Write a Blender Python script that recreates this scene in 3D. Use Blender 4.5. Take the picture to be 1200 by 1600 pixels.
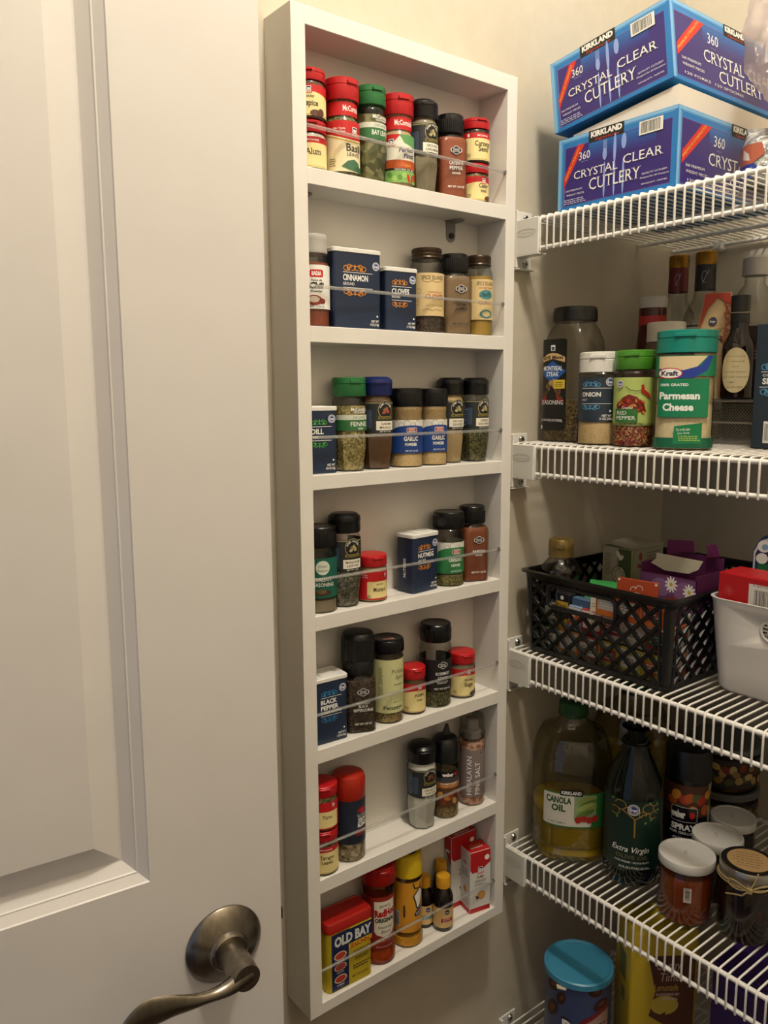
import bpy, bmesh, math, random
from mathutils import Vector, Matrix
PI = math.pi
random.seed(7)
for o in list(bpy.data.objects): bpy.data.objects.remove(o)
SC = bpy.context.scene
COL = SC.collection

# ------------------------------------------------------------------ camera, world, lights, exposure
def srgb(h):
    h = h.lstrip('#'); c = [int(h[i:i+2], 16) / 255 for i in (0, 2, 4)]
    return tuple((x / 12.92 if x <= .04045 else ((x + .055) / 1.055) ** 2.4) for x in c)

cam_d = bpy.data.cameras.new('camera'); cam = bpy.data.objects.new('camera', cam_d); COL.objects.link(cam)
yaw, pit, rol = math.radians(38.086), math.radians(-8.429), math.radians(-.281)
fw = Vector((math.sin(yaw) * math.cos(pit), math.cos(yaw) * math.cos(pit), math.sin(pit)))
rt = Vector((math.cos(yaw), -math.sin(yaw), 0)); up = rt.cross(fw)
r2 = rt * math.cos(rol) + up * math.sin(rol); u2 = -rt * math.sin(rol) + up * math.cos(rol)
cam.matrix_world = Matrix(((r2.x, u2.x, -fw.x, -.4625), (r2.y, u2.y, -fw.y, -.7900), (r2.z, u2.z, -fw.z, .9956), (0, 0, 0, 1)))
cam_d.sensor_fit = 'VERTICAL'; cam_d.sensor_height = 36; cam_d.lens = 1258.9 / 1600 * 36
cam_d.clip_start = .02; cam_d.clip_end = 50
SC.camera = cam

SC.view_settings.view_transform = 'Standard'; SC.view_settings.look = 'None'
SC.view_settings.gamma = 1; SC.view_settings.use_curve_mapping = False
SC.view_settings.exposure = 1.15
cy = SC.cycles
cy.use_denoising = True; cy.max_bounces = 8; cy.diffuse_bounces = 3; cy.glossy_bounces = 4
cy.transparent_max_bounces = 40; cy.transmission_bounces = 6
cy.caustics_reflective = False; cy.caustics_refractive = False; cy.sample_clamp_indirect = 4

W = bpy.data.worlds.new('world'); SC.world = W; W.use_nodes = True
bg = W.node_tree.nodes['Background']; bg.inputs[0].default_value = (.62, .72, 1, 1); bg.inputs[1].default_value = .16

def area(name, loc, size, power, col, rot=(0, 0, 0), shape='DISK', sy=None):
    d = bpy.data.lights.new(name, 'AREA'); d.shape = shape; d.size = size
    if sy: d.size_y = sy
    d.energy = power; d.color = col
    o = bpy.data.objects.new(name, d); COL.objects.link(o); o.location = loc; o.rotation_euler = rot
    return o
LAMP = (.03, -.62, 2.13)          # lamp of the ceiling fixture
ld = bpy.data.lights.new('ceiling_lamp', 'POINT'); ld.energy = 18; ld.color = (1, .935, .81); ld.shadow_soft_size = .06
lo = bpy.data.objects.new('ceiling_lamp', ld); COL.objects.link(lo); lo.location = LAMP

# ------------------------------------------------------------------ materials
_M = {}
def nodes_of(name):
    m = bpy.data.materials.new(name); m.use_nodes = True; nt = m.node_tree
    return m, nt, nt.nodes['Principled BSDF']
def P(col, rough=.5, metal=0., spec=.5, coat=0.):
    k = ('P', col, rough, metal, spec, coat)
    if k not in _M:
        m, nt, b = nodes_of('surface_' + col.strip('#'))
        b.inputs['Base Color'].default_value = (*srgb(col), 1); b.inputs['Roughness'].default_value = rough
        b.inputs['Metallic'].default_value = metal; b.inputs['Specular IOR Level'].default_value = spec
        b.inputs['Coat Weight'].default_value = coat
        _M[k] = m
    return _M[k]
def noisy(name, cols, scale, rough=.6, bump=0., kind='noise', detail=3, dist=.002, metal=0., stretch=None, pos=None):
    if name in _M: return _M[name]
    m, nt, b = nodes_of(name); N = nt.nodes; L = nt.links
    tc = N.new('ShaderNodeTexCoord'); src = tc.outputs['Object']
    if stretch:
        mp = N.new('ShaderNodeMapping'); mp.inputs['Scale'].default_value = stretch
        L.new(src, mp.inputs[0]); src = mp.outputs[0]
    if kind == 'noise':
        t = N.new('ShaderNodeTexNoise'); t.inputs['Scale'].default_value = scale; t.inputs['Detail'].default_value = detail; out = t.outputs[0]
    else:
        t = N.new('ShaderNodeTexVoronoi'); t.inputs['Scale'].default_value = scale
        sp = N.new('ShaderNodeSeparateColor'); L.new(t.outputs['Color'], sp.inputs[0]); out = sp.outputs[0]
    L.new(src, t.inputs['Vector'])
    r = N.new('ShaderNodeValToRGB'); e = r.color_ramp.elements
    n = len(cols); lo, hi = (.3, .7) if kind == 'noise' else (.05, .95)
    while len(e) < n: e.new(.5)
    for i, c in enumerate(cols):
        e[i].position = (pos[i] if pos else lo + (hi - lo) * i / max(1, n - 1)); e[i].color = (*srgb(c), 1)
    L.new(out, r.inputs[0]); L.new(r.outputs[0], b.inputs['Base Color'])
    b.inputs['Roughness'].default_value = rough; b.inputs['Metallic'].default_value = metal
    if bump:
        bp = N.new('ShaderNodeBump'); bp.inputs['Strength'].default_value = bump; bp.inputs['Distance'].default_value = dist
        L.new(t.outputs['Distance'] if kind != 'noise' else out, bp.inputs['Height']); L.new(bp.outputs[0], b.inputs['Normal'])
    _M[name] = m
    return m
def clear(name, tint='#f8f9f7', edge='#b9bbb5', refl=1., rough=.03, ior=1.45, alpha=0., bump=0.):
    """clear glass or plastic wall: light passes straight through, tinted more where the wall is seen edge-on"""
    if name in _M: return _M[name]
    m = bpy.data.materials.new(name); m.use_nodes = True; nt = m.node_tree; N = nt.nodes; L = nt.links
    for n in list(N): N.remove(n)
    out = N.new('ShaderNodeOutputMaterial'); tr = N.new('ShaderNodeBsdfTransparent'); gl = N.new('ShaderNodeBsdfGlossy')
    gl.inputs['Roughness'].default_value = rough
    lw = N.new('ShaderNodeLayerWeight'); lw.inputs['Blend'].default_value = .35
    mx = N.new('ShaderNodeMix'); mx.data_type = 'RGBA'; mx.inputs[6].default_value = (*srgb(tint), 1); mx.inputs[7].default_value = (*srgb(edge), 1)
    L.new(lw.outputs['Facing'], mx.inputs[0]); L.new(mx.outputs[2], tr.inputs[0])
    f2 = N.new('ShaderNodeLayerWeight'); f2.inputs['Blend'].default_value = .5      # Schlick reflectance, equal from both sides
    pw = N.new('ShaderNodeMath'); pw.operation = 'POWER'; pw.inputs[1].default_value = 5; L.new(f2.outputs['Facing'], pw.inputs[0])
    ml = N.new('ShaderNodeMath'); ml.operation = 'MULTIPLY_ADD'; ml.inputs[1].default_value = .6; ml.inputs[2].default_value = .04 * refl; ml.use_clamp = True
    L.new(pw.outputs[0], ml.inputs[0])
    ms = N.new('ShaderNodeMixShader'); L.new(ml.outputs[0], ms.inputs[0]); L.new(tr.outputs[0], ms.inputs[1]); L.new(gl.outputs[0], ms.inputs[2])
    last = ms
    if alpha:
        df = N.new('ShaderNodeBsdfDiffuse'); df.inputs[0].default_value = (*srgb(tint), 1)
        m2 = N.new('ShaderNodeMixShader'); m2.inputs[0].default_value = alpha
        L.new(ms.outputs[0], m2.inputs[1]); L.new(df.outputs[0], m2.inputs[2]); last = m2
    if bump:
        tx = N.new('ShaderNodeTexNoise'); tx.inputs['Scale'].default_value = 60; bp = N.new('ShaderNodeBump'); bp.inputs['Strength'].default_value = bump; bp.inputs['Distance'].default_value = .004
        tc = N.new('ShaderNodeTexCoord'); L.new(tc.outputs['Object'], tx.inputs['Vector']); L.new(tx.outputs[0], bp.inputs['Height']); L.new(bp.outputs[0], gl.inputs['Normal'])
    L.new(last.outputs[0], out.inputs[0])
    _M[name] = m
    return m
WALL = noisy('wall_paint', ['#c3b9a6', '#c9bfad'], 35, rough=.75, bump=.12, dist=.001)
WHITE = noisy('white_wood_paint', ['#e6e1da', '#eae6df'], 20, rough=.38, bump=.04, dist=.0006)
DOOR = noisy('white_door_paint', ['#dcd7d2', '#e0dbd6'], 12, rough=.45, bump=.04, dist=.0006)
WIRE = P('#efebe4', .35)
BRKT = P('#e9e6df', .4)
GLASS = clear('clear_glass')
PLAST = clear('clear_plastic', tint='#f6f6f3', edge='#c2c2bb', rough=.08)
STEEL = P('#b9b7b2', .3, 1.)
NICKEL = noisy('brushed_nickel', ['#7f786d', '#938b7f'], 300, rough=.27, metal=1., stretch=(1, 1, .02))
DKSTEEL = P('#4a4845', .35, 1.); ZINC = P('#8b8884', .4, .5)
BLACKCAP = P('#0d0d0e', .28); REDCAP = P('#b8161c', .35); GREENCAP = P('#256b38', .35)
NAVY = '#1b2a44'

# ------------------------------------------------------------------ objects
def tag(o, label=None, cat=None, group=None, kind=None):
    if label: o['label'] = label
    if cat: o['category'] = cat
    if group: o['group'] = group
    if kind: o['kind'] = kind
    return o
def thing(name, loc, rz=0, label=None, cat=None, group=None, rx=0, ry=0):
    o = bpy.data.objects.new(name, None); o.empty_display_size = .02; COL.objects.link(o)
    o.location = loc; o.rotation_euler = (rx, ry, rz)
    return tag(o, label, cat, group)

class MB:
    def __init__(s): s.v = []; s.f = []; s.m = []; s.mats = []
    def mi(s, mat):
        if mat not in s.mats: s.mats.append(mat)
        return s.mats.index(mat)
    def add(s, vs, fs, mat):
        b = len(s.v); s.v += [tuple(v) for v in vs]; k = s.mi(mat)
        for f in fs: s.f.append([b + i for i in f]); s.m.append(k)
        return s
    def box(s, x0, x1, y0, y1, z0, z1, mat, bev=0):
        if bev:
            b = bev
            pts = []
            for z, i in ((z0, b), (z0 + b, 0), (z1 - b, 0), (z1, b)):
                c = b * .7
                for (x, y) in ((x0 + i, y0 + i + c), (x0 + i + c, y0 + i), (x1 - i - c, y0 + i), (x1 - i, y0 + i + c), (x1 - i, y1 - i - c), (x1 - i - c, y1 - i), (x0 + i + c, y1 - i), (x0 + i, y1 - i - c)):
                    pts.append((x, y, z))
            fs = [list(range(7, -1, -1)), list(range(24, 32))]
            for k in range(3):
                for j in range(8): a = k * 8 + j; c2 = k * 8 + (j + 1) % 8; fs.append([a, c2, c2 + 8, a + 8])
            return s.add(pts, fs, mat)
        v = [(x, y, z) for z in (z0, z1) for (x, y) in ((x0, y0), (x1, y0), (x1, y1), (x0, y1))]
        return s.add(v, [(3, 2, 1, 0), (4, 5, 6, 7), (0, 1, 5, 4), (1, 2, 6, 5), (2, 3, 7, 6), (3, 0, 4, 7)], mat)
    def tube(s, pts, r, mat, n=8, cap=True, closed=False):
        pts = [Vector(p) for p in pts]; N = len(pts); rings = []; prev = None
        for i, p in enumerate(pts):
            if closed: d = pts[(i + 1) % N] - pts[i - 1]
            else: d = (pts[min(i + 1, N - 1)] - pts[max(i - 1, 0)])
            d.normalize()
            a = prev if prev else (Vector((0, 0, 1)) if abs(d.z) < .9 else Vector((1, 0, 0)))
            a = (a - d * a.dot(d)).normalized(); b = d.cross(a); prev = a
            rr = r[i] if isinstance(r, (list, tuple)) else r
            rings.append([p + (a * math.cos(t) + b * math.sin(t)) * rr for t in [2 * PI * k / n for k in range(n)]])
        vs = [v for g in rings for v in g]; fs = []
        for i in range(N if closed else N - 1):
            for k in range(n):
                j = (i + 1) % N
                fs.append((i * n + k, i * n + (k + 1) % n, j * n + (k + 1) % n, j * n + k))
        if cap and not closed: fs += [tuple(range(n - 1, -1, -1)), tuple(range((N - 1) * n, N * n))]
        return s.add(vs, fs, mat)
    def loft(s, rings, mat, cap0=True, cap1=True):
        n = len(rings[0]); vs = [v for g in rings for v in g]; fs = []
        for i in range(len(rings) - 1):
            for k in range(n): fs.append((i * n + k, i * n + (k + 1) % n, (i + 1) * n + (k + 1) % n, (i + 1) * n + k))
        if cap0: fs.append(tuple(range(n - 1, -1, -1)))
        if cap1: fs.append(tuple(range((len(rings) - 1) * n, len(rings) * n)))
        return s.add(vs, fs, mat)
    def prism(s, poly, z0, z1, mat, T=None):
        n = len(poly); v = [(x, y, z0) for x, y in poly] + [(x, y, z1) for x, y in poly]
        if T: v = [T(*p) for p in v]
        return s.add(v, [tuple(range(n - 1, -1, -1)), tuple(range(n, 2 * n))] + [(k, (k + 1) % n, n + (k + 1) % n, n + k) for k in range(n)], mat)
    def build(s, name, parent=None, smooth=35, loc=None):
        me = bpy.data.meshes.new(name); me.from_pydata(s.v, [], s.f)
        for m in s.mats: me.materials.append(m)
        me.polygons.foreach_set('material_index', s.m)
        if smooth: me.shade_smooth(); me.set_sharp_from_angle(angle=math.radians(smooth))
        me.update()
        o = bpy.data.objects.new(name, me); COL.objects.link(o)
        if parent: o.parent = parent
        if loc: o.location = loc
        return o
def part(name, fn, parent, smooth=35):
    b = MB(); fn(b); return b.build(name, parent, smooth)
def dup(o, parent=None, loc=None, name=None):
    c = o.copy(); COL.objects.link(c); c.parent = parent
    if loc: c.location = loc
    return c

mm = .001
SEG = 48
def ring(z, rx, ry=None, k=2, seg=SEG, rib=0, ribn=36):
    """one horizontal section in mm: k = superellipse exponent, or 'o' for eight flat facets"""
    ry = rx if ry is None else ry; out = []
    for i in range(seg):
        t = 2 * PI * i / seg - PI / 2; c, s_ = math.cos(t), math.sin(t)
        if k == 'o':
            a = ((t + PI / 2) % (PI / 4)) - PI / 8; q = math.cos(PI / 8) / math.cos(a) * 1.03
        elif k == 2: q = 1
        else: q = (abs(c) ** k + abs(s_) ** k) ** (-1 / k)
        if rib: q *= 1 + (rib / rx if (i % 2) else 0)
        out.append((rx * q * c * mm, ry * q * s_ * mm, z * mm))
    return out
def section_surf(rx, ry=None, k=2):
    """(u, v, h) in mm -> point on the wall of a section, u = arc length right of the front centre"""
    ry = rx if ry is None else ry; n = 240; pts = []
    for i in range(n + 1):
        t = 2 * PI * i / n - PI / 2; c, s_ = math.cos(t), math.sin(t)
        q = 1 if k == 2 else (abs(c) ** k + abs(s_) ** k) ** (-1 / k)
        pts.append((rx * q * c, ry * q * s_))
    L = [0]
    for i in range(n): L.append(L[-1] + math.dist(pts[i], pts[i + 1]))
    tot = L[-1]
    import bisect
    def f(u, v, h):
        w = u % tot; i = min(n - 1, max(0, bisect.bisect_right(L, w) - 1)); a = (w - L[i]) / max(1e-9, L[i + 1] - L[i])
        x = pts[i][0] * (1 - a) + pts[i + 1][0] * a; y = pts[i][1] * (1 - a) + pts[i + 1][1] * a
        dx = pts[i + 1][0] - pts[i][0]; dy = pts[i + 1][1] - pts[i][1]; d = math.hypot(dx, dy)
        return ((x + dy / d * h) * mm, (y - dx / d * h) * mm, v * mm)
    return f
def flat_surf(o, U, V):
    o = Vector(o); U = Vector(U).normalized(); V = Vector(V).normalized(); N = U.cross(V)
    return lambda u, v, h: tuple((o + U * u + V * v + N * h) * mm)

def serifs(vs, fs):
    """small slabs at the stem ends, found as short level outline edges on the base, x-height and cap lines"""
    cnt = {}
    for f in fs:
        for i in range(len(f)):
            e = tuple(sorted((f[i], f[(i + 1) % len(f)]))); cnt[e] = cnt.get(e, 0) + 1
    vs = list(vs); fs = list(fs)
    for (a, b), c in cnt.items():
        if c != 1: continue
        (x0, y0), (x1, y1) = sorted((vs[a], vs[b]))
        if abs(y0 - y1) < .004 and .03 < x1 - x0 < .22:
            for yl, up_ in ((0, 1), (.5, -1), (.69, -1), (-.2, 1)):
                if abs(y0 - yl) < .05:
                    n = len(vs); h = .042 * up_; g = .062
                    vs += [(x0 - g, y0), (x1 + g, y0), (x1 + g * .8, y0 + h), (x0 - g * .8, y0 + h)]; fs.append((n, n + 1, n + 2, n + 3) if up_ > 0 else (n + 3, n + 2, n + 1, n)); break
    return vs, fs
_fc = bpy.data.curves.new('glyphs', 'FONT'); _fo = bpy.data.objects.new('glyphs', _fc); _tc = {}
def glyphs(s, bold=0.):
    k = (s, bold)
    if k not in _tc:
        _fc.body = s; _fc.resolution_u = 2; _fc.offset = bold
        me = _fo.to_mesh()
        vs = [(v.co.x, v.co.y) for v in me.vertices]; fs = [tuple(p.vertices) for p in me.polygons]; _fo.to_mesh_clear()
        xs = [v[0] for v in vs]; _tc[k] = (vs, fs, min(xs), max(xs))
    return _tc[k]

class Art:
    """flat print laid on a surface: shapes go to one mesh, lettering to another"""
    def __init__(s, surf, curved=True, h0=.12, dh=.03, step=3.):
        s.surf = surf; s.curved = curved; s.h = h0; s.dh = dh; s.step = step; s.A = MB(); s.T = MB()
    def _put(s, b, pts, fs, mat):
        s.h += s.dh; b.add([(x, y, s.h) for x, y in pts], fs, mat); return s
    def poly(s, pts, mat): return s._put(s.A, pts, [tuple(range(len(pts)))], mat)
    def rect(s, u, v, w, h, mat, r=0):
        if not r: return s.poly([(u - w / 2, v - h / 2), (u + w / 2, v - h / 2), (u + w / 2, v + h / 2), (u - w / 2, v + h / 2)], mat)
        p = []
        for cx, cy, a0 in ((u + w / 2 - r, v + h / 2 - r, 0), (u - w / 2 + r, v + h / 2 - r, 90), (u - w / 2 + r, v - h / 2 + r, 180), (u + w / 2 - r, v - h / 2 + r, 270)):
            for a in (0, 22.5, 45, 67.5, 90): t = math.radians(a0 + a); p.append((cx + r * math.cos(t), cy + r * math.sin(t)))
        return s.poly(p, mat)
    def ell(s, u, v, rx, ry, mat, rot=0, n=28, a0=0, a1=360):
        c, d = math.cos(rot), math.sin(rot); p = []
        full = a1 - a0 >= 360
        for i in range(n if full else n + 1):
            t = math.radians(a0 + (a1 - a0) * i / n); x, y = rx * math.cos(t), ry * math.sin(t); p.append((u + x * c - y * d, v + x * d + y * c))
        return s.poly(p, mat)
    def line(s, pts, w, mat, closed=False):
        N = len(pts); a, b = [], []
        for i in range(N):
            p0 = pts[i - 1] if (i or closed) else pts[0]; p1 = pts[(i + 1) % N] if (i < N - 1 or closed) else pts[-1]
            dx, dy = p1[0] - p0[0], p1[1] - p0[1]; d = math.hypot(dx, dy) or 1; ww = w[i] if isinstance(w, list) else w
            a.append((pts[i][0] - dy / d * ww / 2, pts[i][1] + dx / d * ww / 2)); b.append((pts[i][0] + dy / d * ww / 2, pts[i][1] - dx / d * ww / 2))
        M_ = N if closed else N - 1
        return s._put(s.A, a + b, [(i, N + i, N + (i + 1) % N, (i + 1) % N) for i in range(M_)], mat)
    def circ(s, u, v, rx, w, mat, ry=None, a0=0, a1=360, n=28):
        ry = ry or rx; full = a1 - a0 >= 360
        return s.line([(u + rx * math.cos(math.radians(a0 + (a1 - a0) * i / n)), v + ry * math.sin(math.radians(a0 + (a1 - a0) * i / n))) for i in range(n if full else n + 1)], w, mat, closed=full)
    def text(s, u, v, w, h, st, mat, bold=.02, shear=0, rot=0, taper=0, serif=False):
        vs, fs, x0, x1 = glyphs(st, bold)
        if serif: vs, fs = serifs(vs, fs)
        sx = w / (x1 - x0); sy = h / .69; c, d = math.cos(rot), math.sin(rot); p = []
        for x, y in vs:
            X = (x - (x0 + x1) / 2) * sx; Y = (y - .345) * sy * (1 + taper * X / w); X += Y * shear
            p.append((u + X * c - Y * d, v + X * d + Y * c))
        return s._put(s.T, p, fs, mat)
    def arc(s, u, v, r, a0, a1, st, h, mat, bold=.02):
        for i, ch in enumerate(st):
            if ch == ' ': continue
            a = math.radians(a0 + (a1 - a0) * (i + .5) / len(st)); s.h -= s.dh
            up_ = 1 if a0 > a1 else -1
            s.text(u + r * math.cos(a), v + r * math.sin(a), h * .62, h, ch, mat, bold, rot=a - PI / 2 if up_ > 0 else a + PI / 2)
        s.h += s.dh; return s
    def bars(s, u, v, w, h, ink, bgm=None, n=22, vert=False):
        if bgm: s.rect(u, v, w, h, bgm)
        rnd = random.Random(int(w * 10 + h)); s.h += s.dh; L_ = (h if vert else w) * .84; x = -L_ / 2
        q = L_ / n
        while x < L_ / 2 - q:
            bw = q * rnd.choice((.25, .4, .4, .7)); s.h -= s.dh
            if vert: s.rect(u, v + x + bw / 2, w * .8, bw, ink)
            else: s.rect(u + x + bw / 2, v, bw, h * .78, ink)
            x += bw + q * rnd.choice((.3, .45, .7))
        return s
    def fine(s, u, v, w, h, n, mat, align=0):
        """print too small to read: rows of short strokes"""
        rnd = random.Random(int(w * 7 + h * 3)); s.h += s.dh
        for i in range(n):
            y = v + h / 2 - h * (i + .5) / n; x = -w / 2 + rnd.random() * w * .08; e = w / 2 - rnd.random() * w * .25
            while x < e:
                l = w * rnd.uniform(.06, .16); s.h -= s.dh; s.rect(u + x + l / 2, y, l, h / n * .42, mat); x += l + w * .035
        return s
    def _mesh(s, b, name, parent):
        if not b.f: return None
        bm = bmesh.new(); vv = [bm.verts.new(v) for v in b.v]
        for f, k in zip(b.f, b.m):
            try: fc = bm.faces.new([vv[i] for i in f]); fc.material_index = k
            except ValueError: pass
        if s.curved:
            us = [v.co.x for v in bm.verts]; u = math.floor(min(us) / s.step) * s.step + s.step
            while u < max(us):
                bmesh.ops.bisect_plane(bm, geom=bm.verts[:] + bm.edges[:] + bm.faces[:], plane_co=(u, 0, 0), plane_no=(1, 0, 0)); u += s.step
        for v in bm.verts: v.co = s.surf(*v.co)
        me = bpy.data.meshes.new(name); bm.to_mesh(me); bm.free()
        for m in b.mats: me.materials.append(m)
        o = bpy.data.objects.new(name, me); COL.objects.link(o); o.parent = parent
        return o
    def build(s, parent, art='label_print', txt='lettering', under=True):
        a = s._mesh(s.A, art, parent)
        s._mesh(s.T, txt, (a if (a and under) else parent)); return a

INK = P('#17140f', .6); PAPER = P('#efe8d6', .6); WHT = P('#f2f0ea', .5); CREAM = P('#eedc9a', .55); REDP = P('#c4161c', .45)
def swirl(a, u, v, w, h, mat, flip=1):
    """scroll ornament of the navy packages"""
    for sgn in (-1, 1):
        for (cx, cy, r, t0, t1) in ((.40, .0, .16, -200, 200), (.24, .22, .13, -90, 250), (.12, -.05, .16, 0, 300)):
            p = []
            for i in range(15):
                t = math.radians(t0 + (t1 - t0) * i / 14); q = r * (1 - .5 * i / 14)
                p.append((u + sgn * (cx + q * math.cos(t)) * w, v + flip * (cy * h + q * math.sin(t) * w * .8)))
            a.line(p, w * .032, mat)
        a.h -= 2 * a.dh
        a.ell(u + sgn * w * .3, v - flip * h * .2, w * .09, h * .16, mat, rot=sgn * .5)
    a.ell(u, v + flip * h * .1, w * .035, h * .42, mat)
def round_logo(a, u, v, r):
    a.ell(u, v, r, r, WHT).ell(u, v, r * .86, r * .86, P('#22418c', .4)).circ(u, v, r * .68, r * .09, WHT).text(u, v, r * 1.15, r * .5, 'Kroger', WHT, .05)

# lids -----------------------------------------------------------------------------------------
def lid_flip(b, z, r, h, mat, k=2):
    b.loft([ring(z, r * .985, k=k), ring(z + .6, r, k=k), ring(z + h * .60, r, k=k), ring(z + h * .62, r * .975, k=k), ring(z + h * .66, r * .975, k=k), ring(z + h * .68, r, k=k), ring(z + h - 1.2, r * .99, k=k), ring(z + h - .2, r * .93, k=k), ring(z + h, r * .86, k=k)], mat)
    b.box(-r * .34 * mm, r * .34 * mm, -(r + 1.2) * mm, -(r - 2) * mm, (z + h * .68) * mm, (z + h * .84) * mm, mat, .0005)
def lid_rib(b, z, r, h, mat):
    b.loft([ring(z, r * .98, rib=.35, seg=96), ring(z + .8, r, rib=.5, seg=96), ring(z + h * .72, r, rib=.5, seg=96)], mat)
    b.loft([ring(z + h * .70, r * 1.0), ring(z + h - 1.4, r * .985), ring(z + h - .3, r * .93), ring(z + h, r * .84), ring(z + h - .5, r * .78)], mat)
def lid_metal(b, z, r, h, mat):
    b.loft([ring(z, r * .98), ring(z + h * .12, r * 1.02), ring(z + h * .25, r * .97), ring(z + h * .42, r * 1.0), ring(z + h * .55, r * .97), ring(z + h * .72, r * 1.01), ring(z + h * .93, r * .99), ring(z + h, r * .94), ring(z + h - .7, r * .88), ring(z + h - .7, r * .1)], mat)
def lid_gourmet(b, z, r, h, mat):
    b.loft([ring(z, r * .97), ring(z + h * .08, r), ring(z + h * .62, r), ring(z + h * .66, r * 1.02), ring(z + h * .84, r * .98), ring(z + h * .97, r * .80), ring(z + h, r * .74)], mat)
    b.box(-r * .4 * mm, r * .4 * mm, -(r + .9) * mm, -(r - 2) * mm, (z + h * .62) * mm, (z + h * .74) * mm, mat, .0004)
LIDS = dict(flip=lid_flip, rib=lid_rib, metal=lid_metal, gourmet=lid_gourmet)

def interp(prof, z):
    for (a, b) in zip(prof, prof[1:]):
        if a[0] <= z <= b[0]:
            t = (z - a[0]) / max(1e-6, b[0] - a[0]); A = a[1] * (1 - t) + b[1] * t
            ay = (a[2] if len(a) > 2 and a[2] else a[1]); by = (b[2] if len(b) > 2 and b[2] else b[1])
            return A, ay * (1 - t) + by * t, (a[3] if len(a) > 3 else 2)
    p = prof[-1]; return p[1], (p[2] if len(p) > 2 and p[2] else p[1]), (p[3] if len(p) > 3 else 2)
def body_rings(prof, inset=0, z0=None, z1=None):
    out = []
    zs = [p[0] for p in prof]
    if z1 is not None: zs = sorted(set([z for z in zs if z0 < z < z1] + [z0, z1]))
    for z in zs:
        if z1 is None:
            p = [q for q in prof if q[0] == z][0]; rx, ry, k = p[1], (p[2] if len(p) > 2 and p[2] else p[1]), (p[3] if len(p) > 3 else 2)
        else: rx, ry, k = interp(prof, z)
        out.append(ring(z, rx - inset, ry - inset, k))
    return out
def vessel(name, label, cat, x, y, z, rz, prof, lid, lidmat, lz, lr, lh, fill=None, cont=None, shell=None, group=None, inset=1.3, bodyname='glass_body'):
    t = thing(name, (x, y, z), rz, label, cat, group)
    b = MB(); b.loft(body_rings(prof), shell or GLASS, True, True); b.build(bodyname, t)
    if fill:
        b = MB(); b.loft(body_rings(prof, inset, 1.6, fill), cont, True, True); b.build('contents', t)
    if lid:
        b = MB(); LIDS[lid](b, lz, lr, lh, lidmat); b.build('lid', t)
    return t

# contents materials
def grain(n, cols, sc=900, bump=.5, kind='voronoi'): return noisy(n, cols, sc, rough=.75, bump=bump, kind=kind, dist=.0008)
G_pepper = grain('red_brown_powder', ['#7d3216', '#8f3e1c'], 900, .1, 'noise')
G_cayenne = grain('cayenne_powder', ['#8a3c1a', '#a04a22'], 500, .1, 'noise')
G_tan = grain('tan_powder', ['#b59a6c', '#cbb084'], 900, .2, 'noise')
G_garlic = grain('pale_granules', ['#cfae78', '#e2c796', '#b9945c'], 1500, .3)
G_grey = grain('grey_powder', ['#8b8069', '#978b73'], 500, .1, 'noise')
G_leaf = grain('dry_leaf', ['#4f4c24', '#7a7440', '#9a9054', '#3a3a1c'], 600, .7)
G_bay = noisy('bay_leaves', ['#4a4c2a', '#7b7a4c', '#9b966a'], 120, rough=.6, bump=.4, kind='voronoi')
G_seed = grain('fennel_seed', ['#8a7a42', '#b5a262', '#d3c48a', '#6a5c30'], 420, .9)
G_brown = grain('brown_powder', ['#5d3f22', '#6f4c2a'], 900, .2, 'noise')
G_dark = grain('dark_seed', ['#1d130d', '#3c2a1c', '#5a4430'], 500, .8)
G_white = grain('white_powder', ['#e4e0d6', '#eeebe2'], 300, .1, 'noise')
G_yel = grain('curry_powder', ['#a8832c', '#b8923a'], 600, .1, 'noise')
G_herb = grain('green_herb', ['#37381c', '#5c5a30', '#7d7746', '#22230f'], 450, .8)
G_salt = grain('pink_salt', ['#b5735a', '#d9a48c', '#eac8b4', '#a05a40'], 330, .9)
G_redmix = grain('red_flakes', ['#6b1410', '#94251a', '#c9a060', '#3c0d0a'], 450, .8)
G_mix = grain('spice_mix', ['#8a6a38', '#b9a06a', '#4a3418', '#a08a58'], 600, .6)
G_orange = grain('orange_powder', ['#b05f2a', '#c07438'], 500, .1, 'noise')
G_butter = grain('yellow_powder', ['#e09a1c', '#e8a82c'], 300, .05, 'noise')
G_parm = grain('grated_cheese', ['#d8c396', '#e6d6ae'], 700, .3)

# ================================================================== THE ROOM
def box_obj(name, dims, mat, kind='structure', bev=0, label=None):
    b = MB(); b.box(*dims, mat, bev); o = b.build(name, smooth=30); o['kind'] = kind
    return o
FZ, CZ = -.45, 2.29
XB, XF, YR = .769, -.90, -1.36
box_obj('wall_left', (XF - .1, XB + .1, 0, .1, FZ, CZ), WALL)
box_obj('wall_back', (XB, XB + .1, YR, 0, FZ, CZ), WALL)
box_obj('wall_right', (XF - .1, XB + .1, YR - .1, YR, FZ, CZ), WALL)
b = MB()                                        # front wall with the open doorway
b.box(XF - .1, XF, -.03, 0, FZ, CZ, WALL); b.box(XF - .1, XF, YR, -.85, FZ, CZ, WALL); b.box(XF - .1, XF, -.85, -.03, 1.60, CZ, WALL)
b.build('wall_front', smooth=30)['kind'] = 'structure'
b = MB(); b.box(XF - 1.5, XB + .1, YR - .1, .1, FZ - .05, FZ, noisy('oak_floor', ['#33221a', '#46301f', '#3c281b'], 6, rough=.4, stretch=(1, 14, 1)))
b.build('floor')['kind'] = 'structure'
box_obj('ceiling', (XF - .1, XB + .1, YR - .1, .1, CZ, CZ + .05), P('#e6e2da', .8))
b = MB()
b.box(XF, XB, -.012, 0, FZ, FZ + .08, WHITE, .003); b.build('baseboard_left')['kind'] = 'structure'
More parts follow.
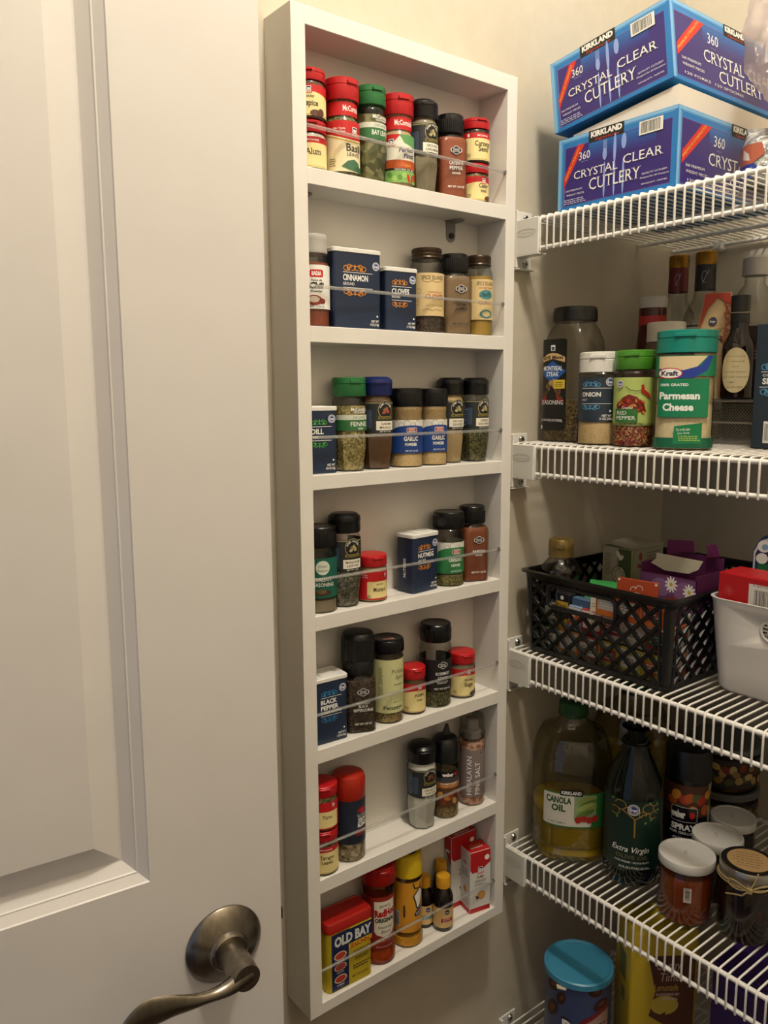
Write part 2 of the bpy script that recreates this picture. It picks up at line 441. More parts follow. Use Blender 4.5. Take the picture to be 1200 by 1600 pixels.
b = MB()
b.box(XB - .012, XB, YR, -.013, FZ, FZ + .08, WHITE, .003); b.build('baseboard_back')['kind'] = 'structure'
b = MB()
for y0, y1 in ((-.91, -.85),):
    b.box(XF - .001, XF + .014, y0, y1, FZ, 1.66, WHITE, .003)
b.box(XF - .001, XF + .014, -.91, -.004, 1.60, 1.66, WHITE, .003); b.build('trim_1')['kind'] = 'structure'

# ceiling fixture (above the frame)
t = thing('ceiling_light', (LAMP[0], LAMP[1], CZ), 0, 'round flush ceiling light with a frosted bowl on the pantry ceiling', 'light')
part('base', lambda b: b.loft([ring(-14, 150), ring(-2, 155), ring(0, 155)], STEEL), t)
FROST = P('#f5efe2', .4)
m, nt, bs = nodes_of('frosted_lit_glass'); bs.inputs['Base Color'].default_value = (.9, .85, .75, 1); bs.inputs['Emission Color'].default_value = (1, .8, .55, 1); bs.inputs['Emission Strength'].default_value = 3
part('shade', lambda b: b.loft([ring(-95, 20), ring(-90, 70), ring(-70, 115), ring(-40, 138), ring(-14, 145)], m), t)

# ------------------------------------------------------------------ the door
th = math.radians(-5.3)
door = thing('door_1', (-.0851, -.1363, FZ + .01), th); door['kind'] = 'structure'
# local: x = along the door (0 at free edge, negative towards hinge), -y = face towards the room, z up from door bottom
DW, DH, DT = .76, 2.03, .035
def rect_ring(x0, x1, z0, z1, ins, dep): return [(x0 + ins, dep, z0 + ins), (x1 - ins, dep, z0 + ins), (x1 - ins, dep, z1 - ins), (x0 + ins, dep, z1 - ins)]
def zl(z): return z - (FZ + .01)
panels = [(-.632, -.1293, zl(.5556), zl(1.44)), (-.632, -.1293, zl(-.22), zl(.40))]
b = MB()
xs = [-DW, -.632, -.1293, 0]; zs = [0, zl(-.22), zl(.40), zl(.5556), zl(1.44), DH]
for side, yy in ((0, 0.), (1, DT)):
    for i in range(3):
        for j in range(5):
            if i == 1 and j in (1, 3): continue
            q = [(xs[i], yy, zs[j]), (xs[i + 1], yy, zs[j]), (xs[i + 1], yy, zs[j + 1]), (xs[i], yy, zs[j + 1])]
            b.add(q if not side else q[::-1], [(0, 1, 2, 3)], DOOR)
    for p in panels:
        sg = 1 if not side else -1
        rr = [rect_ring(*p, i, yy + sg * d) for i, d in ((0, 0), (.001, .0014), (.0085, .0062), (.0098, .0062), (.0108, .0076), (.0192, .0138), (.0205, .0146), (.0222, .0146), (.0245, .0136), (.0430, .0042), (.0465, .0026), (.048, .0026))]
        b.loft(rr if side else [r_[:] for r_ in rr], DOOR, False, True)
b.add([(0, 0, 0), (0, DT, 0), (0, DT, DH), (0, 0, DH), (-DW, 0, 0), (-DW, DT, 0), (-DW, DT, DH), (-DW, 0, DH)], [(0, 1, 2, 3), (7, 6, 5, 4), (3, 2, 6, 7), (0, 4, 5, 1)], DOOR)
slab = b.build('door_slab', door, smooth=8)
part('latch', lambda b: (b.box(0, .0012, .006, .029, zl(.435), zl(.492), NICKEL), b.box(.001, .008, .012, .023, zl(.458), zl(.472), NICKEL, .0015)), door)
# lever: rose, collar, neck and curved arm
lx, lz = -.0615, zl(.4665)
def Yr(y, r, n=48): return [(lx + r * math.cos(2 * PI * k / n), y, lz + r * math.sin(2 * PI * k / n)) for k in range(n)]
hd = MB()
hd.loft([Yr(0, .0385), Yr(-.0018, .0385), Yr(-.0035, .0372), Yr(-.0085, .030), Yr(-.0125, .0215), Yr(-.0135, .0195), Yr(-.0165, .0185), Yr(-.018, .0168)], NICKEL)
rose = hd.build('rose', door, 30); tag(rose, 'round brushed nickel rose')
hd = MB()
hd.loft([Yr(-.016, .0135), Yr(-.019, .0138), Yr(-.045, .0132), Yr(-.052, .0128), Yr(-.0575, .0125)], NICKEL)
N_ = 34; rg = []
def curve(t_, pts):
    for k, ((a0, v0), (a1, v1)) in enumerate(zip(pts, pts[1:])):
        if a0 <= t_ <= a1:
            q = (t_ - a0) / (a1 - a0); m0 = (v1 - pts[max(k - 1, 0)][1]) / (a1 - pts[max(k - 1, 0)][0]); n_ = pts[min(k + 2, len(pts) - 1)]; m1 = (n_[1] - v0) / (n_[0] - a0); d = a1 - a0
            return (2 * q ** 3 - 3 * q * q + 1) * v0 + (q ** 3 - 2 * q * q + q) * d * m0 + (3 * q * q - 2 * q ** 3) * v1 + (q ** 3 - q * q) * d * m1
    return pts[-1][1]
for i in range(N_):
    s = i / (N_ - 1); x = lx + .006 - .126 * s
    zc = lz + curve(s, [(0, 0), (.2, -.0055), (.4, -.0035), (.62, .0020), (.82, .0005), (1, -.0130)])
    yc = -.0495 - .005 * math.sin(s * PI)
    hh = curve(s, [(0, .0122), (.15, .0080), (.33, .0052), (.55, .0095), (.75, .0135), (.90, .0100), (1, .0012)])
    tt = curve(s, [(0, .0085), (.15, .0074), (.35, .0050), (.7, .0032), (1, .0012)])
    rg.append([(x, yc + tt * math.cos(2 * PI * k / 16), zc + hh * math.sin(2 * PI * k / 16)) for k in range(16)])
hd.loft(rg, NICKEL)
tag(hd.build('handle', door, 50), 'curved brushed nickel lever')

# ------------------------------------------------------------------ the white spice rack
RW, RD, T_ = .33, .0528, .0171
RTOP, RBOT = 1.3823, .2509
ztop = [1.3638, 1.2104, 1.0492, .8897, .7298, .5715, .4086]       # underside above each opening
zbot = [1.2273, 1.0665, .9060, .7471, .5889, .4266, .2657]        # surface each row stands on
rack = thing('spice_rack', (0, 0, 0), 0, 'tall white seven-tier spice rack screwed to the pantry wall beside the door', 'rack')
bv = .0006
for x0, x1 in ((0, T_), (RW - T_, RW)): part('side_panel', lambda b: b.box(x0, x1, -RD, 0, RBOT, RTOP, WHITE, bv), rack, 30)
part('top_panel', lambda b: b.box(T_ - .0003, RW - T_ + .0003, -RD + .0001, 0, ztop[0], RTOP - .0001, WHITE, bv), rack, 30)
for i in range(6): part('shelf_board', lambda b: b.box(T_ - .0003, RW - T_ + .0003, -RD + .0002, -.002, ztop[i + 1], zbot[i], WHITE, bv), rack, 30)
part('bottom_panel', lambda b: b.box(T_ - .0003, RW - T_ + .0003, -RD + .0001, 0, RBOT + .0001, zbot[6], WHITE, bv), rack, 30)
part('back_panel', lambda b: b.box(T_ - .0003, RW - T_ + .0003, -.0022, -.0004, RBOT + .003, RTOP - .003, WHITE), rack, 30)
ACR = clear('clear_acrylic', tint='#fbfbf9', edge='#f0efec', refl=5, rough=.12, alpha=.10)
for z in zbot:
    r_ = part('clear_rail', lambda b: b.tube([(T_ - .003, -.0508, z + .0405 + .001), (.165, -.0508, z + .0405), (RW - T_ + .003, -.0508, z + .0402)], .0019, ACR, 14), rack)
    for x in (T_ + .0002, RW - T_ - .0002):
        part('rail_socket', lambda b: b.tube([(x - .0004, -.0502, z + .0405), (x + .0004, -.0502, z + .0405)], .0026, P('#77706a', .5), 14), r_)
tag(r_, None)
for x in (.036, .2645):
    br = MB(); zz = ztop[1]
    br.prism([(x - .0075 + .0075 * math.cos(a) + .0075, zz - .018 + .0075 * math.sin(a)) for a in [PI + PI * k / 10 for k in range(11)]] + [(x + .0075, zz), (x - .0075, zz)], .0022, .0036, ZINC, T=lambda X, Z, D: (X, -D, Z))
    br.prism([(x + .0085 * math.cos(a), -.016 - .0085 * math.sin(a)) for a in [PI * k / 10 for k in range(11)]] + [(x - .010, -.003), (x + .010, -.003)], zz - .0016, zz - .0001, ZINC)
    o = br.build('mounting_bracket', rack)
    part('screw', lambda b: (b.tube([(x, -.0036, zz - .0178), (x, -.0058, zz - .0178)], .0036, P('#1b1a19', .5), 14),), o)

# ------------------------------------------------------------------ spice jars on the rack
GJ = 'spice jars standing on the white rack'
GS = 'small red-capped jars on the white rack'
GG = 'black-capped faceted glass jars on the white rack'
GT = 'navy spice tins on the white rack'
GP = 'square-shouldered glass jars with quatrefoil badge on the white rack'
YC = -.0275
def rowz(r): return zbot[r - 1]

def m_logo(a, u, v, s):
    a.rect(u, v, s, s, WHT); a.rect(u, v, s * .78, s * .8, P('#1d2d5a', .4)); a.text(u, v, s * .55, s * .55, 'm', WHT, .08)
    a.poly([(u - s * .8, v - s * .62), (u + s * .8, v - s * .62), (u + s * .62, v - s * .95), (u - s * .62, v - s * .95)], REDP)
    a.text(u, v - s * .78, s * 1.1, s * .2, 'McCormick', WHT, .02)

def small_jar(label, x, z, rz, words, cont, y=YC, R=18.5, H=57, red=False, h2=None, motif=None, style=0):
    prof = [(0, R - 1.5), (1.2, R), (H * .70, R), (H * .745, R * .95), (H * .76, R * .90), (H * .79, R * .90)]
    t = vessel('spice_jar', label, 'jar', x, y, z, rz, prof, 'flip', REDCAP, H * .76, R * .99, H * .24, H * .745, cont, PLAST, GS, bodyname='clear_body')
    a = Art(section_surf(R), step=3.5); C = 2 * PI * R; lz0, lz1 = H * .06, H * .66
    if red:
        a.rect(0, (lz0 + lz1) / 2, C * .96, lz1 - lz0, REDP); a.rect(2, lz0 + (lz1 - lz0) * .35, R * 1.7, (lz1 - lz0) * .6, CREAM, 2)
    else:
        a.rect(0, (lz0 + lz1) / 2, C * .96, lz1 - lz0, CREAM)
        if style == 0:
            a.rect(0, lz1 - (lz1 - lz0) * .1, C * .96, (lz1 - lz0) * .2, REDP); a.text(1, lz1 - (lz1 - lz0) * .1, 15, 2.2, 'McCormick', WHT, .02); a.rect(-R * .95, lz1 - (lz1 - lz0) * .1, 3, 3.6, WHT)
        else:
            p = [(-C * .47, lz1)] + [(C * .94 * (i / 16 - .5), lz1 - (lz1 - lz0) * (.38 - .16 * math.cos((i / 16 - .5) * 6))) for i in range(17)] + [(C * .47, lz1)]
            a.poly(p[::-1], REDP); m_logo(a, 2, lz1 - 4.2, 5)
        a.rect(0, lz0 + 1.2, C * .96, .35, P('#a86f2a', .5))
    vv = lz0 + (lz1 - lz0) * (.52 if not red else .46)
    n = len(words)
    for i, (w_, wd, hh) in enumerate(words):
        a.text(2, vv + (n - 1) * 2.9 - i * 6.2, wd, hh, w_, P('#2e2416', .6), .012, serif=True)
    if red:
        a.text(-R * .9, lz1 - 4, 7, 1.6, 'No Taste', WHT, .01); a.text(-R * .9, lz1 - 6.6, 7.4, 1.6, 'You Trust', WHT, .01); m_logo(a, R * .55, lz1 - 4, 3.6)
        a.fine(-R * .62, lz0 + 4, 4, 5, 3, INK)
    else: a.fine(-R * .95, lz0 + 5.5, 5, 5, 3, P('#6b5a30', .6))
    if motif:
        a.ell(R * .5, lz0 + 2.6, 6, 3.4, P(motif, .6)).ell(R * .85, lz0 + 3.6, 4, 4, P(motif, .6))
    a.build(t, 'label'); return t

def deg(a): return math.radians(a)
# row 1
z = rowz(1)
small_jar('red-capped jar of alum on the top tier, under the allspice jar', .036, z, deg(-25), [('Alum', 17, 6)], G_white, H=51)
small_jar('red-capped jar of ground allspice stacked on the alum jar, top tier', .036, z + .0511, deg(-38), [('GROUND', 12, 2.2), ('Allspice', 20, 5.4)], G_brown, H=51, motif='#5a3422', style=1)
small_jar('red-capped jar of celery seed on the top tier, under the caraway jar', .2805, z, deg(-8), [('Celery', 14, 5), ('SEED', 9, 2.4)], G_mix, H=47, motif='#5a3422', style=1)
small_jar('red-capped jar of caraway seed stacked on the celery seed jar, top tier', .2815, z + .0471, deg(-14), [('Caraway', 23, 6), ('Seed', 14, 6)], G_dark, H=53)

def big_red(label, x, z, rz, kind, cont):
    R = 19.8; H = 102
    prof = [(0, R - 2), (2, R), (54, R), (59, R * .96), (62, R * .86), (78, R * .86), (80, R * .93), (83, R * .93)]
    t = vessel('spice_jar', label, 'jar', x, YC, z, rz, prof, 'flip', REDCAP, 79, R * .98, 23, 82, cont, PLAST, GJ, bodyname='clear_body')
    a = Art(section_surf(R * .86)); a.rect(0, 70, 100, 14, REDP); a.text(2, 70.5, 24, 5.4, 'McCormick', WHT, .02, serif=True); a.build(t, 'neck_label')
    a = Art(section_surf(R)); C = 2 * PI * R * .95
    if kind == 'basil':
        a.rect(0, 31, C, 52, P('#efe0b8', .5)); p = [(C * (i / 20 - .5), 43 - 5 * math.cos((i / 20 - .5) * 7)) for i in range(21)]
        a.poly([(-C / 2, 57)] + p + [(C / 2, 57)], REDP); a.line([(q[0], q[1] - 2.2) for q in p], 1.4, P('#c9a94a', .4))
        a.text(-16, 49, 13, 2, 'No Taste', WHT, .01); a.text(-16, 46, 13, 2, 'Trust Taste', WHT, .01); m_logo(a, 2, 48, 6.5)
        a.text(1, 30, 19, 7.5, 'Basil', INK, .01, serif=True); a.text(1, 23, 17, 3.6, 'LEAVES', INK, 0)
        a.poly([(-14, 10), (-7, 16), (1, 18), (8, 15), (12, 8), (2, 6), (-6, 7)], P('#3f6b4c', .6)); a.poly([(-2, 8), (8, 12), (18, 10), (20, 5), (8, 5)], P('#2f5a3e', .6))
        a.fine(-24, 14, 8, 9, 4, P('#6b5a30', .6))
    else:
        a.rect(0, 31, C, 52, P('#e9e4d2', .5)); a.poly([(-C / 2, 57), (-C / 2, 50), (-12, 49), (-4, 57)], REDP); a.poly([(-6, 57), (0, 48), (14, 44), (C / 2, 44), (C / 2, 57)], P('#5f9a5b', .5))
        m_logo(a, -15, 49, 6); a.text(4, 41, 20, 5, 'Perfect', P('#2a2f6e', .5), .02, shear=.25, rot=.08); a.text(7, 34.5, 15, 5, 'Pinch', P('#2a2f6e', .5), .02, shear=.25, rot=.08)
        a.rect(0, 25, C, 9, P('#b8501c', .5)); a.text(3, 24.5, 12, 3, 'Cajun', P('#e8a24c', .5), .01); a.rect(0, 19.3, C, 2.6, INK); a.text(2, 19.3, 26, 1.6, 'NATURAL NO MSG', WHT, .01)
        a.rect(0, 11.5, C, 13, P('#7fae5a', .5))
        for i in range(9): a.ell(-22 + 5.5 * i, 11 + 2 * math.sin(i * 2), 1.8 if i > 4 else 3, 5 if i > 4 else 3, P(['#a8c86a', '#5c8f3c', '#c9261c', '#b31c14'][(i // 3 + i % 2) % 4] if i > 4 else ['#9cc46a', '#5c8f3c'][i % 2], .5), rot=.3 * (i % 3 - 1))
    a.build(t, 'label'); return t
big_red('tall red-capped jar of basil leaves on the top tier', .0785, z, deg(4), 'basil', G_leaf)
big_red('tall red-capped jar of pinch seasoning with green and white label, top tier', .1565, z, deg(-14), 'pinch', G_tan)

def facet_prof(R, H):
    return [(0, R * .80, None, 'o'), (2.5, R * .86, None, 'o'), (H * .30, R * 1.03, None, 'o'), (H * .36, R * 1.02, None, 'o'), (H * .42, R * .97), (H * .74, R * .97), (H * .765, R * .9), (H * .79, R * .84), (H * .81, R * .88), (H * .83, R * .88)]
def gourmet(label, x, z, rz, words, cont, lidm=None, R=20, H=108, y=YC, medal='#b7a878', fill=.80, name='spice_jar'):
    t = vessel(name, label, 'jar', x, y, z, rz, facet_prof(R, H), 'gourmet', lidm or BLACKCAP, H * .80, R * .96, H * .20, H * fill, cont, GLASS, GG)
    a = Art(section_surf(R * .97)); C = 2 * PI * R * .97 * .86; lo, hi = H * .40, H * .73
    a.rect(0, (lo + hi) / 2, C, hi - lo, P('#23272a', .5)); a.rect(-22, (lo + hi) / 2 - 2, 22, (hi - lo) * .6, P('#3b4a60', .6)); a.rect(0, hi - 1.2, C, .7, P('#b5b07a', .5))
    mu = 6; mv = hi - 9
    a.ell(mu, mv, 10, 11, P('#111312', .4)); a.circ(mu, mv, 9.4, .5, P('#c3b67c', .4), ry=10.4); a.arc(mu, mv, 7.6, 165, 15, 'GOURMET COLLECTION', 1.9, WHT, .01)
    for i in range(7): a.ell(mu + 3 * math.cos(i), mv - 1 + 2.6 * math.sin(i * 1.7), 2, 1.5, P([medal, '#7a6c46', medal][i % 3], .6), rot=i)
    a.rect(mu, mv - 9.3, 19, 3.4, P('#8a7f3a', .5)); a.text(mu, mv - 9.3, 16, 2.4, 'McCormick', INK, .02)
    a.rect(mu, lo + 8.2, 24, 10.5, PAPER)
    for i, w_ in enumerate(words): a.text(mu, lo + 8.2 + (len(words) - 1) * 2.1 - 4.2 * i, min(18, 2.6 * len(w_)), 2.7, w_, INK, .015)
    a.text(mu, lo + 1.4, 16, 1.5, 'NET WT 1.5 OZ', WHT, .01); a.fine(-24, (lo + hi) / 2, 10, hi - lo - 6, 9, P('#8f96a0', .5))
    a.build(t, 'label'); return t
gourmet('black-capped faceted glass jar of grey ground cardamom, top tier', .1955, z, deg(-20), ['GROUND', 'CARDAMOM'], G_grey, R=19, H=105)

def organic(label, x, z, rz, words, cont, R=20.5, H=107):
    t = vessel('spice_jar', label, 'jar', x, YC, z, rz, facet_prof(R, H), 'flip', GREENCAP, H * .80, R * .96, H * .20, H * .70, cont, GLASS, 'green-capped organic spice jars')
    a = Art(section_surf(R * .97)); C = 2 * PI * R * .97 * .8; lo = H * .42
    a.rect(0, lo + 17, C, 5.5, P('#d8dccb', .5)); a.text(5, lo + 17, 18, 2.8, 'ORGANIC', P('#5a6a50', .6), 0)
    a.rect(0, lo + 8, C, 12, P('#2f6b3a', .5)); a.text(6, lo + 9.5, min(26, 4.2 * len(words[0])), 5, words[0], WHT, .01)
    if len(words) > 1: a.text(6, lo + 4.2, 8, 2, words[1], WHT, .01)
    a.text(5, lo + 26, 22, 4, 'McCormick', WHT, .02); a.text(6, lo + 22.4, 17, 1.6, 'GOURMET', WHT, .02)
    a.build(t, 'label'); return t
organic('green-capped glass jar of bay leaves, top tier', .1175, z, deg(-8), ['BAY LEAVES'], G_bay, 18.8, 103)

def badge(a, u, v, s, dark):
    wht = WHT
    for k, q in ((1.12, wht), (1.0, dark)):
        for dx, dy, rx, ry in ((-s * .55, 0, s * .5, s * .42), (s * .55, 0, s * .5, s * .42), (0, s * .28, s * .52, s * .42), (0, -s * .28, s * .52, s * .42)):
            a.h -= a.dh * .8; a.ell(u + dx * k, v + dy * k, rx * k, ry * k, q)
    a.text(u, v + s * .14, s * 1.25, s * .24, 'PRIVATE', wht, .02); a.text(u, v - s * .2, s * 1.4, s * .22, 'SELECTION', wht, .02)
def square_jar(label, x, z, rz, words, cont, ink, H=100, R=19.5, rows=None, fill=.72, y=YC, lid='rib', name='spice_jar', lidh=None):
    k = 5
    prof = [(0, R - 2, None, k), (2, R, None, k), (H * .66, R, None, k), (H * .71, R * .96, None, 4), (H * .755, R * .80, None, 2.3), (H * .77, R * .78), (H * .80, R * .78)]
    t = vessel(name, label, 'jar', x, y, z, rz, prof, lid, BLACKCAP, H * .775, R * .90, lidh or H * .225, H * fill, cont, GLASS, GP)
    a = Art(section_surf(R, R, k), h0=.15); badge(a, 2, H * .56, 6.2, P('#241d22', .5))
    v = H * .41
    for w_, wd, hh in words: a.text(2, v, wd, hh, w_, ink, .02); v -= hh + 1.6
    a.text(2, H * .13, 21, 2.3, rows or 'NET WT 1.58 OZ', ink, .02)
    a.build(t, 'badge'); return t
square_jar('black-capped glass jar of orange-brown cayenne pepper, top tier', .2385, z, deg(-22), [('CAYENNE', 18, 4.2), ('PEPPER', 17, 4.2), ('GROUND', 11, 2.4)], G_cayenne, WHT, rows='NET WT 1.54 OZ', H=97, R=19)

# navy tins ------------------------------------------------------------------------------------
def navy_tin(label, x, z, rz, Wd, Dp, H, words, scroll, y=None, wt=('NET WT', '4 OZ (113g)'), side=None, name='spice_tin', lidc='#e8e6e0', bodyk=None, xs=0):
    t = thing(name, (x, y if y is not None else YC, z), rz, label, 'tin', GT)
    nv = P(NAVY, .35)
    def rr(zz, ins, e=0): return [(px * (Wd / 2 - ins) * mm, py * (Dp / 2 - ins) * mm, zz * mm) for px, py in _sq]
    global _sq
    _sq = []
    for cx, cy, a0 in ((1, 1, 0), (-1, 1, 90), (-1, -1, 180), (1, -1, 270)):
        for aa in (0, 30, 60, 90): r_ = 4; q = math.radians(a0 + aa); _sq.append((cx * (1 - r_ / (Wd / 2)) + math.cos(q) * r_ / (Wd / 2), cy * (1 - r_ / (Dp / 2)) + math.sin(q) * r_ / (Dp / 2)))
    b = MB(); b.loft([rr(0, .6), rr(.8, 0), rr(H - 4.5, 0)], nv); b.build('can', t)
    b = MB(); b.loft([rr(H - 5, -.5), rr(H - 4.6, -.8), rr(H - 1, -.8), rr(H - .2, 0), rr(H - .2, 3), rr(H - .9, 3.6)], P(lidc, .4)); b.box(-Wd * .2 * mm, Wd * .25 * mm, -Dp * .3 * mm, Dp * .3 * mm, (H - 1) * mm, (H + .3) * mm, P(lidc, .4), .0004); b.build('lid', t)
    a = Art(flat_surf((xs, -Dp / 2, 0), (1, 0, 0), (0, 0, 1)), False, h0=.08, dh=.02)
    sm = P(scroll, .4); w = Wd * .62
    a.rect(0, H * .70, w, .6, WHT); 
    nl = len(words); gap = sum(q[2] for q in words) + 2.2 * nl + 3
    a.rect(0, H * .70 - gap, w, .6, WHT); v = H * .70 - 2.5
    for w_, wd, hh, bd in words: a.text(-w / 2 + wd / 2, v - hh / 2, wd, hh, w_, WHT, bd); v -= hh + 2.2
    swirl(a, -w * .1, H * .70 + 4.6, w * .72, 7.5, sm, 1); swirl(a, -w * .1, H * .70 - gap - 4.6, w * .72, 7.5, sm, -1)
    round_logo(a, Wd * .5 - 7.5, H * .70 + 8.5, 4.6)
    a.text(Wd * .5 - 9, 9.5, 10, 2.4, wt[0], WHT, .02); a.text(Wd * .5 - 10, 5.8, 12, 2.4, wt[1], WHT, .02); a.ell(Wd * .5 - 6, 15, 1.1, 1.1, WHT)
    a.build(t, 'label_print')
    if side:
        a = Art(flat_surf((-Wd / 2, 0, 0), (0, -1, 0), (0, 0, 1)), False, h0=.08, dh=.02)
        a.text(0, H * .42, 24, 4, side, WHT, .03, rot=PI / 2); a.build(t, 'side_print')
    return t
z = rowz(2)
navy_tin('largest navy tin, cinnamon with gold scrolls, second tier', .0905, z, deg(-4), 63, 33, 88, [('CINNAMON', 33, 6.2, .03), ('GROUND', 15, 3, .01)], '#d98a2b', y=-.024)
navy_tin('navy tin of cloves with gold scrolls, second tier beside the larger cinnamon tin', .1535, z, deg(-4), 46, 30, 73, [('CLOVES', 25, 5.6, .03), ('GROUND', 12, 2.6, .01)], '#d98a2b', wt=('NET WT', '1.7 OZ (48g)'), y=-.026)
# chili powder jar, pale screw cap
R = 18
t = vessel('spice_jar', 'clear-capped jar of chili powder with white label at left of second tier', 'jar', .038, YC, z, deg(-30), [(0, R - 1.5), (1.5, R), (67, R), (73, R * .9), (78, R * .82), (80, R * .82)], 'metal', clear('frosted_cap', '#d9d5ce', '#a8a39a', alpha=.6), 78, R * .88, 20, 68, G_pepper, GLASS, GJ)
a = Art(section_surf(R)); a.rect(0, 42, 92, 46, WHT); a.rect(3, 56, 15, 8, REDP, 2); a.text(3, 56, 11, 4, 'BADIA', WHT, .05); a.text(3, 49, 12, 2.2, 'Polvo de', INK, .02, shear=.2); a.text(3, 43.5, 16, 6, 'Chili', INK, .05, shear=.15); a.text(3, 37.5, 13, 2.6, 'Powder', INK, .02, shear=.2)
a.ell(0, 28, 9, 5.5, P('#8c3424', .6)).ell(0, 29, 6, 3.4, P('#d9c9b9', .5)).ell(9, 27, 4, 3, P('#7a2418', .6)).ell(-9, 27, 4, 3, P('#a04434', .6)); a.text(0, 21.5, 22, 1.8, 'NET WT. 2.25 oz', INK, .01); a.build(t, 'label')
# island jars
def island(label, x, z, rz, R, H, word, cont, lidc, badge_c, fill):
    t = vessel('spice_jar', label, 'jar', x, YC, z, rz, [(0, R * .9), (2, R), (H * .72, R), (H * .80, R * .93), (H * .86, R * .80), (H * .90, R * .80)], 'metal', lidc, H * .87, R * .87, H * .13, H * fill, cont, GLASS, GJ)
    a = Art(section_surf(R)); C = 2 * PI * R * .8; lo, hi = H * .2, H * .70
    a.rect(0, (lo + hi) / 2, C, hi - lo, P('#ddc38d', .6)); a.text(2, hi - 5.5, R * 1.45, 4.6, 'SPICE ISLANDS', INK, .005, serif=True)
    if badge_c:
        a.text(2, hi - 11, R * 1.1, 1.8, 'GOURMET BLEND', P('#a52a1c', .5), .01); a.ell(2, hi - 19, R * .55, 6, P('#4f8a8c', .6)); a.poly([(-8, hi - 22), (-3, hi - 16), (1, hi - 19), (6, hi - 15), (12, hi - 22)], P('#2f5a5c', .6))
        a.text(2, (lo + hi) / 2 - 4, R * 1.1, 4.4, word, P('#b0651e', .5), .02); a.ell(2, lo + 7, R * .5, 5.4, P('#3f7a80', .6)); a.ell(2, lo + 7, R * .34, 3.4, P('#c9b984', .6))
    else:
        a.text(4, (lo + hi) / 2 + 2.4, R * .9, 2, 'WHOLE', P('#a52a1c', .5), .01); a.text(4, (lo + hi) / 2 - 2.4, R * 1.2, 4.6, word, P('#a52a1c', .5), .02)
        for k in range(3): a.circ(-R * .9 + k * 1.5, (lo + hi) / 2 - 3 + 7 * (k - 1), 2.6, .4, P('#7a6a44', .5), a0=-120, a1=150, n=14)
        a.line([(-12, hi - 9), (-6, hi - 11), (0, hi - 9), (6, hi - 11), (13, hi - 9)], .4, P('#7a6a44', .5)); a.line([(-12, lo + 6), (-6, lo + 8), (0, lo + 6), (6, lo + 8), (13, lo + 6)], .4, P('#7a6a44', .5)); a.text(3, lo + 12, R, 1.6, 'SPICE JAR' if 0 else 'GROUND' if 0 else 'CLOVES', P('#7a6a44', .5), 0)
    a.build(t, 'label'); return t
BRZ = P('#3a2c1e', .35, .6)
island('dark-lidded glass jar of whole cloves with tan label, second tier', .2025, z, deg(-22), 21.3, 100, 'CLOVES', G_dark, BRZ, None, .20)
square_jar('black-capped glass jar of brown ground allspice, second tier', .2475, z, deg(-20), [('JAMAICA', 17, 3), ('GROUND', 13, 3), ('ALLSPICE', 16, 3)], grain('allspice_powder', ['#7d6244', '#8b6f4e'], 600, .1, 'noise'), INK, rows='NET WT 1.76 OZ', H=98)
island('bronze-lidded glass jar of yellow curry powder at right of second tier', .2905, z, deg(-16), 18.5, 100, 'CURRY', G_yel, BRZ, 1, .74)

# row 3
z = rowz(3)
navy_tin('navy tin of dill with green scrolls at left of third tier', .0385, z, deg(-3), 42, 28, 75, [('DILL', 16, 5.6, .03), ('WEED', 9, 2.4, .01)], '#4fae3c', wt=('NET WT', '0.56 OZ (15g)'), y=-.0255)
organic('green-capped glass jar of pale fennel seed, third tier', .0845, z, deg(-12), ['FENNEL', 'SEED'], G_seed)
gourmet('blue-capped faceted glass jar of garam masala, third tier', .1240, z, deg(-20), ['GARAM', 'MASALA'], G_brown, lidm=P('#12205c', .3), medal='#b0503c')
def eagle_jar(label, x, z, rz, R, H, words, cont, ground, fill=.765, y=YC, g='store-brand powder jars with oval badge'):
    t = vessel('spice_jar', label, 'jar', x, y, z, rz, [(0, R - 1.5), (1.2, R), (H * .155, R), (H * .165, R * .975), (H * .71, R * .975), (H * .72, R), (H * .76, R), (H * .78, R * .93), (H * .80, R * .93)], 'rib', BLACKCAP, H * .775, R * .99, H * .225, H * fill, cont, PLAST, g, bodyname='clear_body')
    a = Art(section_surf(R * .975)); C = 2 * PI * R * .92; lo, hi = H * .18, H * .60
    gm = P(ground, .5); a.rect(0, (lo + hi) / 2, C, hi - lo, P('#e6e2d8', .5))
    for k in range(5): a.circ(-16 + 7 * k, hi - 5 - (k % 2) * 3, 3.4, .3, INK, ry=5, a0=20, a1=250, n=14)
    q = [(C / 2 * math.cos(PI - PI * i / 20) * .45 + 4, lo + (hi - lo) * (.62 + .22 * math.sin(PI * i / 20))) for i in range(21)]
    a.poly([(C * .45 * .5 + 4, lo)] + q[::-1] + [(4 - C * .45 * .5, lo)], gm)
    a.rect(4, lo + (hi - lo) * .70, 13, 6, WHT, 1.5); a.rect(4, lo + (hi - lo) * .70, 12, 5.2, P('#a3181c', .5), 1.2); a.text(4, lo + (hi - lo) * .70 + 1.2, 8.5, 1.7, 'GIANT', WHT, .02); a.text(4, lo + (hi - lo) * .70 - 1.2, 8.5, 1.7, 'EAGLE', WHT, .02)
    for w_, wd, hh, vf in words: a.text(3, lo + (hi - lo) * vf, wd, hh, w_, WHT, .04)
    a.text(4, lo + 3, 16, 1.9, 'NET WT 3.12 OZ', WHT, .01)
    a.build(t, 'label'); return t
eagle_jar('black-capped jar of garlic powder with blue label, third tier, left of its twin', .1690, z, deg(-30), 21.0, 95, [('GARLIC', 18, 5, .44), ('POWDER', 15, 3.4, .27)], G_garlic, '#173f86', y=-.0285)
